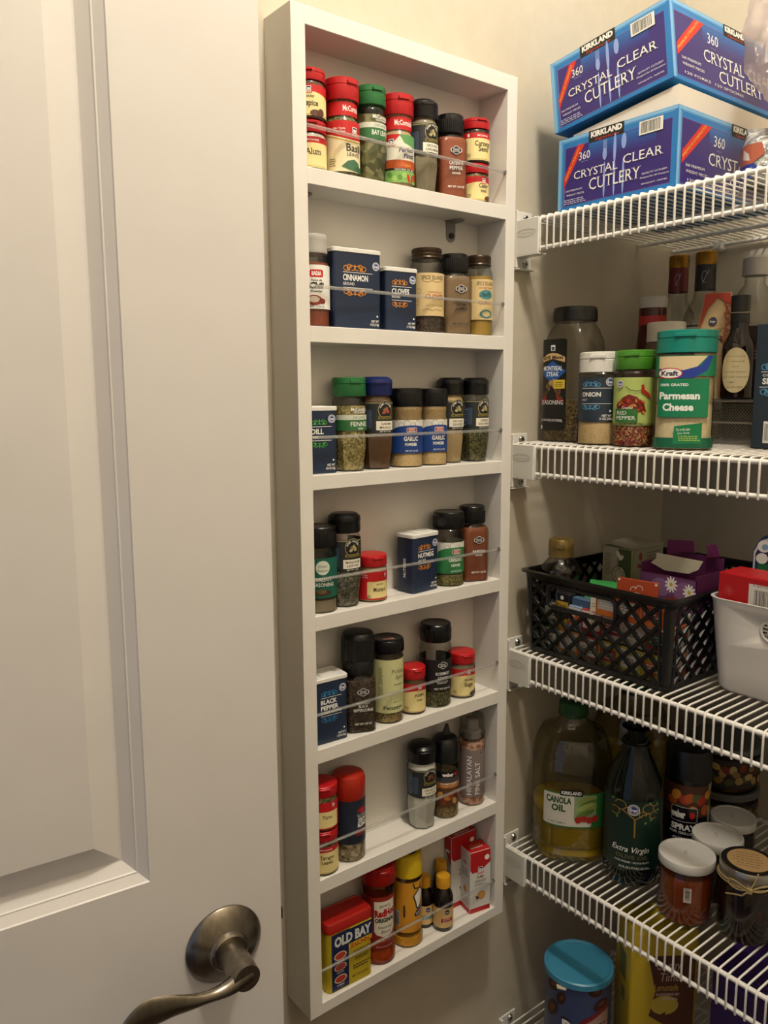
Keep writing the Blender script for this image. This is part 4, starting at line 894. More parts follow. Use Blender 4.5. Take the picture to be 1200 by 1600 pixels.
def cutlery_box(label, loc, rx, inner):
    t = thing('cutlery_box', loc, 0, label, 'box', 'blue boxes of clear cutlery on the top wire shelf', rx=rx)
    L, Wb, Hb = 172, 235, 89
    CB = P('#2277bd', .45)
    part('carton', lambda b: b.box(0, Wb * mm, -L * mm, 0, 0, Hb * mm, CB, .0012), t, 30)
    if inner:
        part('inner_carton', lambda b: b.add([(.004, -.020, .0885), (.230, -.020, .0885), (.230, -.169, .0885), (.004, -.169, .0885), (.004, -.020, .092), (.230, -.020, .092), (.230, -.169, .112), (.004, -.169, .112)], [(3, 2, 1, 0), (4, 5, 6, 7), (0, 1, 5, 4), (1, 2, 6, 5), (2, 3, 7, 6), (3, 0, 4, 7)], P('#e4dccf', .6)), t, 0)
    a = Art(flat_surf((0, 0, 0), (0, -1, 0), (0, 0, 1)), False, h0=.05, dh=.03); cutlery_face(a, L, Hb, True); a.build(t, 'front_print')
    a = Art(flat_surf((0, -L, 0), (1, 0, 0), (0, 0, 1)), False, h0=.05, dh=.03); cutlery_face(a, Wb, Hb, False); a.build(t, 'side_print')
    return t
cutlery_box('lower blue box of clear cutlery, standing flat on the top wire shelf', (.398, -.0635, ZT[0]), 0, True)
cutlery_box('upper blue box of clear cutlery, tilted on top of the lower one', (.396, -.058, ZT[0] + .0975), math.radians(-7.2), False)

def lumpy(b, cx, cy, cz, rx, ry, rz, mat, amp=.2, seed=1, n=28, mrings=18, square=1., jit=0.):
    rnd = random.Random(seed); ph = [rnd.random() * 6 for _ in range(12)]; rings = []
    for i in range(mrings + 1):
        th_ = PI * (i + .3) / (mrings + .6) - PI / 2; g = []
        for k in range(n):
            p = 2 * PI * k / n
            q = 1 + amp * (math.sin(3 * p + ph[0] + 2 * th_) * .4 + math.sin(5 * p + ph[1] - 3 * th_) * .3 + math.sin(8 * p + 7 * th_ + ph[2]) * .25 + math.sin(13 * p - 9 * th_ + ph[3]) * .15) + rnd.uniform(-jit, jit)
            c, s_ = math.cos(p), math.sin(p); m_ = (abs(c) ** 4 + abs(s_) ** 4) ** (-.25) if square > 1 else 1
            ct = math.cos(th_) ** .6; g.append((cx + rx * ct * c * q * m_, cy + ry * ct * s_ * q * m_, cz + rz * math.sin(th_) * (1 + amp * .3 * math.sin(4 * p + ph[4]))))
        rings.append(g)
    b.loft(rings, mat)
FILM = clear('crumpled_film', '#f3ebe8', '#d6cdc8', refl=2.5, rough=.16, alpha=.34, bump=1.)
t = thing('plastic_bag', (.497, -.345, ZT[0] + .0665), 0, 'crumpled clear plastic bag at the top right corner, above the printed pouch', 'bag')
part('film', lambda b: lumpy(b, 0, 0, .100, .052, .074, .100, FILM, .26, 3, 34, 22, 1, .055), t, 28)
part('inner_film', lambda b: lumpy(b, .004, -.008, .092, .038, .06, .07, clear('crumpled_film_inner', '#efe4e1', '#c8beba', refl=2., rough=.2, alpha=.5, bump=1.), .3, 8, 26, 16, 1, .05), t, 28)
part('red_print', lambda b: lumpy(b, -.022, -.012, .060, .006, .018, .020, P('#c98478', .5), .2, 5, 12, 8), t, 180)
part('blue_print', lambda b: lumpy(b, -.046, .020, .050, .0015, .003, .011, P('#2a2a78', .5), .1, 5, 10, 6), t, 180)
t = thing('printed_pouch', (.508, -.309, ZT[0]), deg(-52), 'blue, silver and orange printed pouch under the clear plastic bag on top shelf', 'pouch')
t.scale = (1, 1, .74)
pp = [(0, 38, 24, 4), (8, 48, 30, 4), (30, 50, 31, 4), (62, 49, 28, 4), (78, 46, 14, 4), (86, 46, 4, 4), (90, 46, 2.5, 4)]
part('foil_pouch', lambda b: b.loft(body_rings(pp), noisy('crinkled_foil', ['#7a7a78', '#b9b9b6', '#5c5e62', '#9a9a98'], 70, rough=.3, bump=.9, dist=.006)), t, 60)
a = Art(section_surf(50.5, 31.5, 4), h0=.2); a.poly([(-74, 60), (-74, 30), (-44, 30), (-30, 44), (-34, 60)], P('#a4563e', .4)); a.poly([(-58, 56), (-58, 40), (-46, 36), (-48, 46)], P('#c9c2b8', .5)); a.poly([(-74, 30), (-74, 10), (-40, 10), (-34, 22), (-42, 31)], P('#22398c', .35)); a.fine(-56, 20, 26, 12, 4, P('#8f9cc8', .5)); a.poly([(0, 8), (-8, 30), (2, 62), (70, 62), (70, 8)], P('#2747b0', .35)); a.fine(26, 36, 40, 30, 6, P('#9aa8d8', .5)); a.build(t, 'pouch_print')

# ------------------------------------------------------------------ second shelf
z = ZT[1]
# large square jug of steak seasoning
prof = [(0, 34, 31, 5), (3, 36.5, 33, 5), (60, 36.5, 33, 5), (115, 36.5, 33, 5), (140, 35, 32, 4.5), (155, 31, 30, 3), (163, 28, 28, 2), (168, 28, 28, 2)]
t = vessel('seasoning_jug', 'large clear plastic jug of steak seasoning with black lid, a third full', 'jug', .463, -.0460, z, deg(-84), prof, 'rib', BLACKCAP, 166, 30, 20, 58, grain('steak_seasoning', ['#3a2a14', '#7a6236', '#a08a52', '#5a4424'], 350, .8), PLAST, None, 1.5, bodyname='clear_body')
a = Art(section_surf(36.5, 33, 5), h0=.3); u0 = -13
a.rect(u0, 79, 45, 126, P('#121313', .4), 4); a.rect(u0, 130, 7, 8, WHT); a.text(u0, 130, 4.4, 5.4, 'm', P('#1d2d5a', .4), .08); a.poly([(u0 - 20, 110), (u0 - 20, 117), (u0 - 8, 122), (u0, 123), (u0 + 8, 122), (u0 + 20, 117), (u0 + 20, 110), (u0, 115)], P('#d8b27a', .5)); a.text(u0, 117, 34, 5, 'Grill Mates', INK, .03)
a.poly([(u0, 112), (u0 + 22, 98), (u0, 80), (u0 - 22, 98)], P('#1d57a4', .4)); a.text(u0, 102, 32, 6, 'MONTREAL', WHT, .02); a.text(u0, 94, 21, 6, 'STEAK', WHT, .02)
for k in range(16): a.ell(u0 + 14 * math.sin(k * 2.3), 70 + 12 * math.cos(k * 1.7), 6, 3, P(['#6a4a2a', '#8a1c14', '#4a3a20', '#a5875a'][k % 4], .5), rot=k)
a.rect(u0 + 12, 80, 18, 12, P('#e0c23c', .5)); a.fine(u0 + 12, 80, 15, 8, 3, INK); a.text(u0, 55, 38, 6, 'SEASONING', WHT, 0); a.text(u0, 30, 36, 3, 'NET WT 29 OZ (1 LB 13 OZ) 822g', WHT, .01); a.rect(u0 - 18, 20, 5, 5, WHT); a.build(t, 'label')
def bigjar(name, label, x, y, rz, prof, capm, H, R, lidh, fill, cont, shell=PLAST, lid='flip', g=None):
    return vessel(name, label, 'jar', x, y, z, rz, prof, lid, capm, H - lidh, R, lidh, fill, cont, shell, g, 1.4, bodyname='clear_body')
R = 29.5; H = 121
t = bigjar('seasoning_jar', 'white-capped jar of onion salt with navy label on the second wire shelf', .436, -.1140, deg(-64), [(0, R - 2), (2, R), (H * .27, R), (H * .28, R * .98), (H * .74, R * .98), (H * .76, R), (H * .78, R * .95)], P('#e4e0d8', .4), H, R * .98, H * .22, H * .68, G_garlic)
a = Art(section_surf(R * .98), h0=.2); a.rect(0, 59, 150, 58, P('#27323f', .45)); sb = P('#5a9cc4', .4)
a.line([(-22, 74), (20, 74)], .6, WHT); a.line([(-22, 54), (20, 54)], .6, WHT); a.text(-8, 66, 27, 5.6, 'ONION', WHT, .03); a.text(-17, 59, 9, 2.6, 'SALT', WHT, .01); swirl(a, -8, 79, 24, 7.5, sb, 1); swirl(a, -8, 49.5, 24, 7.5, sb, -1); round_logo(a, 17, 82, 5.6); a.text(14, 38.5, 13, 2.8, 'NET WT', WHT, .02); a.text(13, 34.5, 17, 2.8, '13 OZ (368g)', WHT, .02); a.ell(18, 44.5, 1.5, 1.5, WHT); a.build(t, 'label')
R = 26; H = 121
t = bigjar('seasoning_jar', 'green-capped jar of crushed red pepper beside the onion salt', .433, -.1680, deg(-66), [(0, R - 2), (2, R), (H * .24, R), (H * .25, R * .98), (H * .74, R * .98), (H * .76, R), (H * .78, R * .95)], P('#4a8a28', .35), H, R * .99, H * .20, H * .70, G_redmix)
a = Art(section_surf(R * .98), h0=.2); a.rect(0, 57, 148, 60, P('#b3c46c', .5)); 
a.poly([(-20, 44), (-17, 54), (-10, 62), (-2, 66), (8, 63), (18, 52), (21, 44)], P('#7a2414', .5))
for k in range(44): a.ell(0 + 17 * math.sin(k * 1.9), 55 + 7 * math.cos(k * 2.7) - abs(math.sin(k * 1.9)) * 6, 2.2, 1.2, P(['#7a1c14', '#b5321c', '#c98a3c', '#8f2418'][k % 4], .5), rot=k)
a.line([(-6, 76), (0, 71), (8, 70), (14, 71)], .8, INK); a.line([(14, 78), (15, 70), (21, 66), (26, 60)], [3, 5, 4.5, 1], P('#b02a18', .45)); a.text(-3, 49.5, 13, 2.8, 'Crushed', WHT, .01, shear=.2) ; a.rect(-5, 39.5, 29, 17, P('#2f6b2c', .5)); a.text(-10, 43, 13, 4.6, 'RED', WHT, 0); a.text(-5, 36.6, 24, 4.6, 'PEPPER', WHT, 0); a.text(2, 29.3, 28, 2.4, 'NET WT 4.25 OZ (120g)', INK, .01); round_logo(a, -13, 79, 4.5); a.build(t, 'label')
R = 34; H = 141.5
t = bigjar('cheese_shaker', 'large teal-capped shaker of grated cheese on the second wire shelf', .4395, -.2350, deg(-62), [(0, R - 2, None, 3.2), (2, R, None, 3.2), (H * .10, R, None, 3.2), (H * .12, R * .98, None, 3.2), (H * .37, R * .98, None, 3.2), (H * .385, R * .955, None, 3.2), (H * .40, R * .98, None, 3.2), (H * .60, R * .98, None, 3.2), (H * .615, R * .955, None, 3.2), (H * .63, R * .98, None, 3.2), (H * .80, R, None, 3.2)], P('#0b8072', .35), H, R * 1.03, H * .19, H * .76, G_parm)
a = Art(section_surf(R * 1.0, None, 3.2), h0=.35); gr = P('#0e7a50', .4); 
a.rect(0, H * .70, 190, H * .17, gr); a.poly([(-30, H * .665), (-30, H * .78), (26, H * .78), (14, H * .69), (-6, H * .655)], P('#d8c49a', .5)); a.poly([(-30, H * .645), (-12, H * .60), (10, H * .60), (26, H * .66), (34, H * .78), (28, H * .785), (18, H * .70), (0, H * .665), (-30, H * .68)], P('#1d3a94', .4))
a.ell(-16, H * .64, 15, 6.5, P('#c41e22', .4)); a.ell(-16, H * .64, 13.6, 5.4, WHT); a.text(-16, H * .64, 20, 5.4, 'Kraft', P('#26253f', .4), .04)
a.rect(0, H * .435, 60, H * .32, gr) ; a.text(-10, H * .545, 32, 2.8, '100% GRATED', WHT, .03); a.text(-4, H * .455, 46, 8, 'Parmesan', WHT, .04); a.text(-5, H * .36, 35, 8, 'Cheese', WHT, .04)
a.rect(0, H * .06, 200, H * .085, P('#0d5c3e', .4)); a.poly([(-9, H * .05), (-8, H * .20), (23, H * .23), (23, H * .06)], P('#107a48', .4)); a.text(2, H * .175, 16, 3.4, 'Yes to the taste', WHT, .0, rot=.06); a.text(3, H * .145, 14, 2.6, 'you love.', WHT, 0, rot=.06); a.fine(8, H * .10, 24, 7, 3, P('#b8c85a', .5)); a.build(t, 'label')
# salt box on the right
t = thing('salt_box', (.503, -.288, z), 0, 'navy carton of coarse salt at the right edge of the second wire shelf', 'box')
part('carton', lambda b: b.box(0, .055, -.090, 0, 0, .1485, P('#27323f', .5), .0008), t, 30)
a = Art(flat_surf((0, 0, 0), (0, -1, 0), (0, 0, 1)), False, h0=.06, dh=.02)
a.poly([(22 + 0, 148)] + [(17 + 2.2 * math.sin(k * 2.4), 146 - k * 3.4) for k in range(11)] + [(26, 110), (60, 106), (60, 148)], P('#d6cfc0', .5)); sb = P('#5a9cc4', .4); a.line([(8, 92), (70, 92)], .8, WHT); a.line([(7, 74), (70, 74)], .8, WHT); a.text(22, 88, 24, 2.8, 'COARSE', WHT, .02, shear=.1); a.text(32, 81, 44, 6.6, 'SEA SALT', WHT, .04); swirl(a, 26, 98, 34, 8, sb, 1); swirl(a, 26, 68, 34, 8, sb, -1); a.bars(24, 20, 18, 26, INK, WHT, 16); a.build(t, 'front_print')
# mesh stepped organiser
MESH_ = P('#a6a29a', .35, .8)
t = thing('mesh_riser', (.545, -.150, z), 0, 'silver mesh stepped riser behind the grated cheese shaker', 'riser')
def meshwall(b, o, U, V, w, h, p=.0042, r=.0006):
    o, U, V = Vector(o), Vector(U), Vector(V); n = U.cross(V) * r
    k = -h
    while k < w:
        for s_ in (0, 1):
            u0, u1 = max(0, k), min(w, k + h); v0, v1 = u0 - k, u1 - k
            if s_: v0, v1 = h - v0, h - v1
            if u1 - u0 > .001:
                A = o + U * u0 + V * v0 + n * s_; B = o + U * u1 + V * v1 + n * s_; d = (B - A).normalized(); q = d.cross(U.cross(V)) * r
                b.add([A - q, B - q, B + q, A + q], [(0, 1, 2, 3)], MESH_)
        k += p
def riser(b):
    meshwall(b, (.008, 0, .003), (0, -1, 0), (0, 0, 1), .175, .050)
    meshwall(b, (.000, 0, .0575), (0, -1, 0), (1, 0, 0), .175, .10)
    meshwall(b, (.008, 0, .003), (1, 0, 0), (0, 0, 1), .10, .050); meshwall(b, (.008, -.175, .003), (1, 0, 0), (0, 0, 1), .10, .050)
o = part('mesh_panel', riser, t, 0); o['kind'] = 'stuff'
for zz in (.0025, .028, .056): part('frame_wire', lambda b: b.tube([(.008, 0, zz), (.008, -.175, zz)], .0016, MESH_, 8), t)
for yy in (0, -.175): part('frame_wire', lambda b: b.tube([(.008, yy, .002), (.008, yy, .0565), (.108, yy, .0565), (.108, yy, .002)], .0016, MESH_, 8), t)
part('frame_wire', lambda b: b.tube([(.108, 0, .0565), (.108, -.175, .0565)], .0016, MESH_, 8), t)
zr = z + .0592
# bread mix packet
def packet(name, label, cat, x, y, z, rz, w, h, d, mat, group=None, ry=0, rx=0):
    t = thing(name, (x, y, z), rz, label, cat, group, rx=rx, ry=ry)
    b = MB(); rg = []
    for i in range(13):
        v = i / 12; th_ = d * max(.04, math.sin(PI * min(1, v * 1.15 + .02)) ** .6 if v < .8 else .5 * (1 - v) / .2 + .02); wd = w * (1 - .06 * math.sin(PI * v))
        rg.append([(wd / 2 * math.cos(2 * PI * k / 24), th_ / 2 * math.sin(2 * PI * k / 24) * (1 if abs(math.cos(2 * PI * k / 24)) < .98 else .3), v * h) for k in range(24)])
    b.loft(rg, mat); b.build('pouch', t, 60); return t
t = thing('bread_mix_packet', (.592, -.181, zr), deg(-62), 'tall cream and red packet of bread mix on the mesh riser', 'packet')
rg = []
for i in range(12):
    v = i / 11; h_ = .143 * v; wd = .024 * (1 - .30 * max(0, v - .55) / .45); dd = .018 * (1 - .93 * max(0, (v - .3) / .7)); sh = .006 * max(0, v - .5)
    rg.append([(x_ * wd + sh, y_ * dd, h_) for x_, y_ in ((-.95, -1), (.95, -1), (1, -.9), (1, .9), (.95, 1), (-.95, 1), (-1, .9), (-1, -.9))])
part('paper', lambda b: b.loft(rg, P('#c9ac7c', .6)), t, 50)
def pk(u, v, h): 
    q = v / 143; return ((u * (1 - .30 * max(0, q - .55) / .45)) * mm + .006 * max(0, q - .5), -(.018 * (1 - .93 * max(0, (q - .3) / .7))) - (h + .25) * mm, v * mm)
a = Art(pk, False, h0=.1, dh=.05); rd = P('#b5381f', .5)
a.rect(17, 70, 13, 132, rd) if 0 else None
for k in range(16): a.circ(17 + 2.5 * math.sin(k * 1.9), 8 + 8 * k, 4.2, 1.5, rd, a0=k * 50, a1=k * 50 + 240, n=14)
for k in range(8): a.line([(12, 14 + 16 * k), (20, 20 + 16 * k), (14, 28 + 16 * k)], 1.6, rd)
a.poly([(-22, 0), (-22, 40), (-16, 46), (-8, 20), (-14, 0)], rd); a.poly([(-23, 142), (23, 142), (22, 125), (0, 136), (-14, 122), (-22, 90)], rd)
a.ell(-4, 104, 6, 6, P('#1c2240', .4)); a.text(-4, 104, 8, 2.8, 'Kroger', WHT, .02); a.text(-3, 91, 26, 2.4, 'ADD YOUR', INK, 0); a.text(-3, 80, 30, 10, 'BEER', INK, .0); a.line([(-18, 92), (12, 94)], .5, INK); a.text(-3, 70, 20, 4, 'BREAD', INK, 0); a.build(t, 'packet_print')
# home-made vanilla bottle on the riser
t = vessel('vanilla_bottle', 'dark home-made extract bottle with handwritten cream label on the riser', 'bottle', .5725, -.2275, zr, deg(-62), [(0, 18), (2, 20.5), (62, 20.5), (72, 19), (84, 13), (92, 11.2), (118, 11.2)], None, None, 0, 0, 0, None, None, P('#140b07', .06))
part('cap_sleeve', lambda b: b.loft([ring(98, 11.9), ring(133, 11.9), ring(134, 10)], P('#141312', .3)), t)
part('twine', lambda b: b.tube([(12.2 * mm * math.cos(q), 12.2 * mm * math.sin(q), (112 + 1.2 * math.sin(q)) * mm) for q in [2 * PI * i / 24 for i in range(24)]], .0007, P('#9a9078', .8), 6, closed=True), t)
a = Art(section_surf(20.5)); a.ell(-2, 37, 19, 29, P('#d9c79a', .6)); 
for k, (s_, wd) in enumerate((('Crème de Franchem', 26), ('à la Stockade', 22), ('2019', 8), ('home-made brand new', 30), ('vodka, vanilla, organic cane', 33), ('sugar', 9), ('Jan. 5th. 2020', 20))): a.text(-2 if k != 5 else -6, 55 - 6.6 * k, wd, 2, s_, P('#4a4030', .6), -.01, shear=.3)
a.build(t, 'label')
# back row
t = vessel('ketchup_bottle', 'dark red sauce bottle with white cap and red neck band behind the seasoning jars', 'bottle', .600, -.0780, z, deg(-50), [(0, 26), (2, 28), (70, 28, 22), (100, 26, 21), (130, 22), (160, 19.5), (196, 19.5)], None, None, 0, 0, 0, None, None, P('#4a100e', .15), 'sauce bottles at the back of the second wire shelf')
part('cap', lambda b: b.loft([ring(190, 20.5), ring(203, 21), ring(206, 19)], P('#c4c0b8', .5)), t)
a = Art(section_surf(19.6)); a.rect(0, 172, 110, 13, P('#b02a24', .5)); a.build(t, 'neck_band')
a = Art(section_surf(27.6, 25)); a.rect(0, 104, 80, 52, P('#8a5a50', .5)); a.rect(-2, 112, 26, 15, P('#5a1410', .4), 3); a.text(-2, 115.5, 17, 4, 'GIANT', WHT, .02); a.text(-2, 109.5, 17, 4, 'EAGLE', WHT, .02); a.build(t, 'label')
GOLDM = P('#8f6a24', .3, .9)
def oil(label, x, y, rz, R, H, sleeve, word, k=4, tint='#c8b8a8'):
    t = vessel('flavoured_oil_bottle', label, 'bottle', x, y, z, rz, [(0, R - 2, None, k), (2, R, None, k), (H * .62, R, None, k), (H * .68, R * .9, None, 3), (H * .75, R * .55), (H * .80, 14), (H * .93, 13.5)], None, None, 0, 0, 0, H * .58, P('#7a4a20' if 'chil' in label else '#8a7a3a', .2), GLASS, 'glass bottles of flavoured oil on the second wire shelf')
    part('sleeve', lambda b: b.loft([ring(H * .80, 14.6), ring(H * .93, 14.4)], P(sleeve, .35), False, False), t)
    part('cap', lambda b: b.loft([ring(H * .93, 14.6), ring(H * .945, 15.2), ring(H * .955, 14.6), ring(H * .97, 15.2), ring(H * .98, 14.6), ring(H * .995, 14.8), ring(H, 13.5)], GOLDM), t)
    a = Art(section_surf(R, None, k), h0=.2); a.rect(0, H * .38, R * 3.4, H * .44, P('#cfc9bc', .5)); a.rect(0, H * .605, R * 6, 2, INK)
    a.fine(0, H * .565, R * 1.3, 3, 1, INK); a.text(0, H * .54, R * 1.3, 3, 'ITALIANA', INK, 0); a.text(0, H * .44, R * 1.6, 10, word, INK, -.005, shear=.3); a.build(t, 'label')
    a = Art(section_surf(14.7)); a.circ(-4, H * .865, 3.5, .6, P('#a8a8a8', .4), ry=8, a0=30, a1=300, n=16); a.line([(-7, H * .83), (2, H * .90)], .6, P('#a8a8a8', .4)); a.build(t, 'sleeve_print'); return t
oil('chilli oil bottle with gold cap and red neck sleeve at back', .680, -.067, deg(-48), 26, 274, '#6a1418', 'Chilli')
oil('truffle oil bottle with gold cap and black neck sleeve at back', .648, -.131, deg(-50), 29, 268, '#101114', 'Truffle')
t = vessel('clear_bottle', 'clear glass bottle with white screw cap at back right of second wire shelf', 'bottle', .690, -.183, z, deg(-50), [(0, 32), (2, 35), (150, 35), (180, 34), (205, 25), (220, 14), (238, 13.5)], None, None, 0, 0, 0, 90, P('#4a3520', .2), GLASS)
part('cap', lambda b: b.loft([ring(232, 17.5, rib=.4, seg=72), ring(256, 17, rib=.4, seg=72), ring(258, 15.5, seg=72)], P('#c9c5bc', .5)), t)
a = Art(section_surf(35)); a.rect(0, 100, 150, 120, P('#241512', .5)); a.rect(-2, 122, 40, 22, P('#6a1a18', .5)); a.text(-2, 127, 28, 6, 'GIANT', WHT, .02); a.text(-2, 118, 28, 6, 'EAGLE', WHT, .02); a.build(t, 'label')
t = vessel('spice_jar', 'plain white-lidded jar hidden behind the teal-capped cheese shaker', 'jar', .535, -.1660 + .022, z, 0, [(0, 24), (2, 26), (130, 26), (138, 23)], None, None, 0, 0, 0, None, None, P('#5a4a3a', .4))
part('cap', lambda b: b.loft([ring(136, 25.5), ring(160, 25.5), ring(162, 24)], P('#c9c2b2', .5)), t)
t = vessel('small_bottle', 'small red-capped bottle behind the navy salt carton', 'bottle', .640, -.2475, z, 0, [(0, 18), (2, 20), (140, 20), (155, 13), (160, 13)], None, None, 0, 0, 0, None, None, P('#2a1210', .3))
part('cap', lambda b: b.loft([ring(156, 14), ring(176, 13.5), ring(177, 11)], P('#a81f1c', .4)), t)

# ------------------------------------------------------------------ third shelf: black lattice basket
z = ZT[2]
BK = P('#0c0c0d', .32)
BX0, BX1, BY0, BY1, BH, TP = .3985, .684, -.0265, -.2555, .1175, .0060       # base footprint, height, flare at the rim
bas = thing('lattice_basket', (0, 0, z), 0, 'black plastic basket with diamond lattice sides full of tea bags and boxes', 'basket')
def lattice(b, O, U, V, w, h, slot=None, p=.0255, hw=.0031, dp=.0030):
    """crossing diagonal bars on a wall patch; bars stop at the handle slot"""
    O, U, V = Vector(O), Vector(U), Vector(V); N = U.cross(V).normalized()
    def inside(u, v): return slot and abs(u - slot[0]) < slot[2] and abs(v - slot[1]) < slot[3]
    k = -h + (w % p) / 2
    for s_ in (1, -1):
        k = -h
        while k < w:
            u0, u1 = max(0, k), min(w, k + h); n = max(2, int((u1 - u0) / .002)); run = None
            for i in range(n + 1):
                u = u0 + (u1 - u0) * i / n; v = u - k; v = v if s_ > 0 else h - v
                bad = inside(u, v)
                if not bad and run is None: run = (u, v)
                if run is not None and (bad or i == n):
                    if math.dist(run, (u, v)) > .003:
                        A = O + U * run[0] + V * run[1]; B = O + U * u + V * v; d = (B - A).normalized(); q = N.cross(d).normalized() * hw; e = N * dp / 2
                        b.add([A - q - e, B - q - e, B + q - e, A + q - e, A - q * .7 + e, B - q * .7 + e, B + q * .7 + e, A + q * .7 + e], [(3, 2, 1, 0), (4, 5, 6, 7), (0, 1, 5, 4), (1, 2, 6, 5), (2, 3, 7, 6), (3, 0, 4, 7)], BK)
                    run = None
            k += p
def corner_pts(ins, zz, r=.013, n=6):
    e = TP * (zz / BH); x0, x1, y0, y1 = BX0 - e + ins, BX1 + e - ins, BY1 - e + ins, BY0 + e - ins; o = []
    for cx, cy, a0 in ((x1 - r, y1 - r, 0), (x0 + r, y1 - r, 90), (x0 + r, y0 + r, 180), (x1 - r, y0 + r, 270)):
        for i in range(n + 1): q = math.radians(a0 + 90 * i / n); o.append((cx + r * math.cos(q), cy + r * math.sin(q), zz))
    return o
cut = .011; zl0, zl1 = .007, BH - .010
def wall_frame(side):
    e0, e1 = TP * zl0 / BH, TP * zl1 / BH
    if side == 'front': O = (BX0 - e0, BY0 - cut, zl0); U = (0, -1, 0); V = Vector((-(e1 - e0), 0, zl1 - zl0)); w = (BY0 - BY1) - 2 * cut
    if side == 'back': O = (BX1 + e0, BY1 + cut, zl0); U = (0, 1, 0); V = Vector((e1 - e0, 0, zl1 - zl0)); w = (BY0 - BY1) - 2 * cut
    if side == 'right': O = (BX0 + cut, BY1 - e0, zl0); U = (1, 0, 0); V = Vector((0, -(e1 - e0), zl1 - zl0)); w = (BX1 - BX0) - 2 * cut
    if side == 'left': O = (BX1 - cut, BY0 + e0, zl0); U = (-1, 0, 0); V = Vector((0, e1 - e0, zl1 - zl0)); w = (BX1 - BX0) - 2 * cut
    return O, U, V.normalized(), w, V.length
for side in ('front', 'back', 'right', 'left'):
    O, U, V, w, h = wall_frame(side)
    slot = (.087, h - .019, .056, .0155) if side in ('front',) else None
    part('lattice_side', lambda b: lattice(b, O, U, V, w, h, slot), bas, 0)
    if slot:
        Oo, Uu, Vv = Vector(O), Vector(U), Vector(V); N = Uu.cross(Vv).normalized(); pts = []
        for cx, cy, a0 in ((1, 1, 0), (-1, 1, 90), (-1, -1, 180), (1, -1, 270)):
            for aa in (0, 30, 60, 90): q = math.radians(a0 + aa); pts.append(Oo + Uu * (slot[0] + cx * (slot[2] - .008) + .008 * math.cos(q)) + Vv * (slot[1] + cy * (slot[3] - .008) + .008 * math.sin(q)))
        part('handle_frame', lambda b: b.tube(pts, .0034, BK, 8, closed=True), bas)
def shell_band(b, z0, z1, th_=.0022):
    b.loft([corner_pts(0, z0), corner_pts(0, z1), corner_pts(th_, z1), corner_pts(th_, z0), corner_pts(0, z0)], BK, False, False)
part('rim', lambda b: (shell_band(b, BH - .0105, BH), b.loft([corner_pts(-.0045, BH - .002), corner_pts(-.0048, BH + .0006), corner_pts(.002, BH + .0016), corner_pts(.0024, BH - .001)], BK, False, False), b.loft([corner_pts(-.0045, BH - .002), corner_pts(.001, BH - .001)], BK, False, False)), bas)
part('base', lambda b: (shell_band(b, 0, .0085), b.loft([corner_pts(0, 0), corner_pts(0, .0022)], BK)), bas)
def corner_post(b, c):
    A = corner_pts(0, .006); B = corner_pts(0, BH - .006); A2 = corner_pts(.002, .006); B2 = corner_pts(.002, BH - .006)
    s_ = c * 7
    b.loft([[A[s_ + i] for i in range(1, 6)] + [A2[s_ + i] for i in range(5, 0, -1)], [B[s_ + i] for i in range(1, 6)] + [B2[s_ + i] for i in range(5, 0, -1)]], BK)
for c in range(4): part('corner_post', lambda b: corner_post(b, c), bas)
for sd in ('front', 'back', 'right', 'left'):
    O, U, V, w, h = wall_frame(sd)
    for u in (0, w): part('edge_rib', lambda b: b.tube([Vector(O) + Vector(U) * u, Vector(O) + Vector(V) * h + Vector(U) * u], .002, BK, 6), bas)
zb = z + .0026
# honey bottle
t = vessel('honey_bottle', 'clear squeeze bottle with gold flip cap in the black basket corner', 'bottle', .4325, -.0575, zb, deg(-55), [(0, 24), (2, 27), (60, 27), (80, 26), (92, 23), (100, 25.5), (112, 28.5), (122, 26.5), (130, 19.5), (134, 16), (138, 16)], None, None, 0, 0, 0, 12, P('#8a5a1c', .2), clear('clear_squeeze', '#e9e6de', '#8d897c', refl=1.6, rough=.06), bodyname='clear_body')
part('cap', lambda b: (b.loft([ring(136, 17.6, rib=.25, seg=72), ring(148, 17.6, rib=.25, seg=72), ring(149, 18, seg=72), ring(158, 17.4, seg=72), ring(160.5, 15.5, seg=72), ring(161, 10, seg=72)], P('#86703a', .35, .3)), b.box(-.006, .006, -.0195, -.015, .148, .154, P('#86703a', .35, .3), .001)), t)
# tea carton
t = thing('tea_carton', (.533, -.0545, zb), 0, 'grey-green tea carton with torn top standing in the black basket', 'box')
part('carton', lambda b: (b.box(0, .078, -.052, 0, 0, .1385, P('#8f8b78', .6), .0006), b.add([(-.001, -.052, .139), (.078, -.053, .1385), (.076, 0, .1425), (.004, .002, .1415), (-.001, -.052, .1402), (.078, -.053, .1397), (.076, 0, .1437), (.004, .002, .1427)], [(3, 2, 1, 0), (4, 5, 6, 7), (0, 1, 5, 4), (1, 2, 6, 5), (2, 3, 7, 6), (3, 0, 4, 7)], P('#a39e8c', .6))), t, 30)
a = Art(flat_surf((0, 0, 0), (0, -1, 0), (0, 0, 1)), False, h0=.06, dh=.03); a.rect(39, 100, 22, 74, P('#46542e', .5)); a.rect(13, 100, 25, 74, P('#a5a08a', .6)); a.circ(30, 98, 12, .8, INK, ry=13); a.ell(30, 98, 11, 12, P('#b3ae98', .5)); a.circ(30, 98, 7, .6, INK, n=20); a.arc(30, 98, 9.6, 170, 10, 'ORGANIC TEA', 2.4, INK, .01); a.ell(28, 128, 3, 6, P('#d8d4c4', .5), rot=.5); a.ell(33, 124, 3, 5, P('#d8d4c4', .5), rot=-.7); a.fine(10, 112, 12, 34, 10, P('#6a6654', .5)); a.build(t, 'front_print')
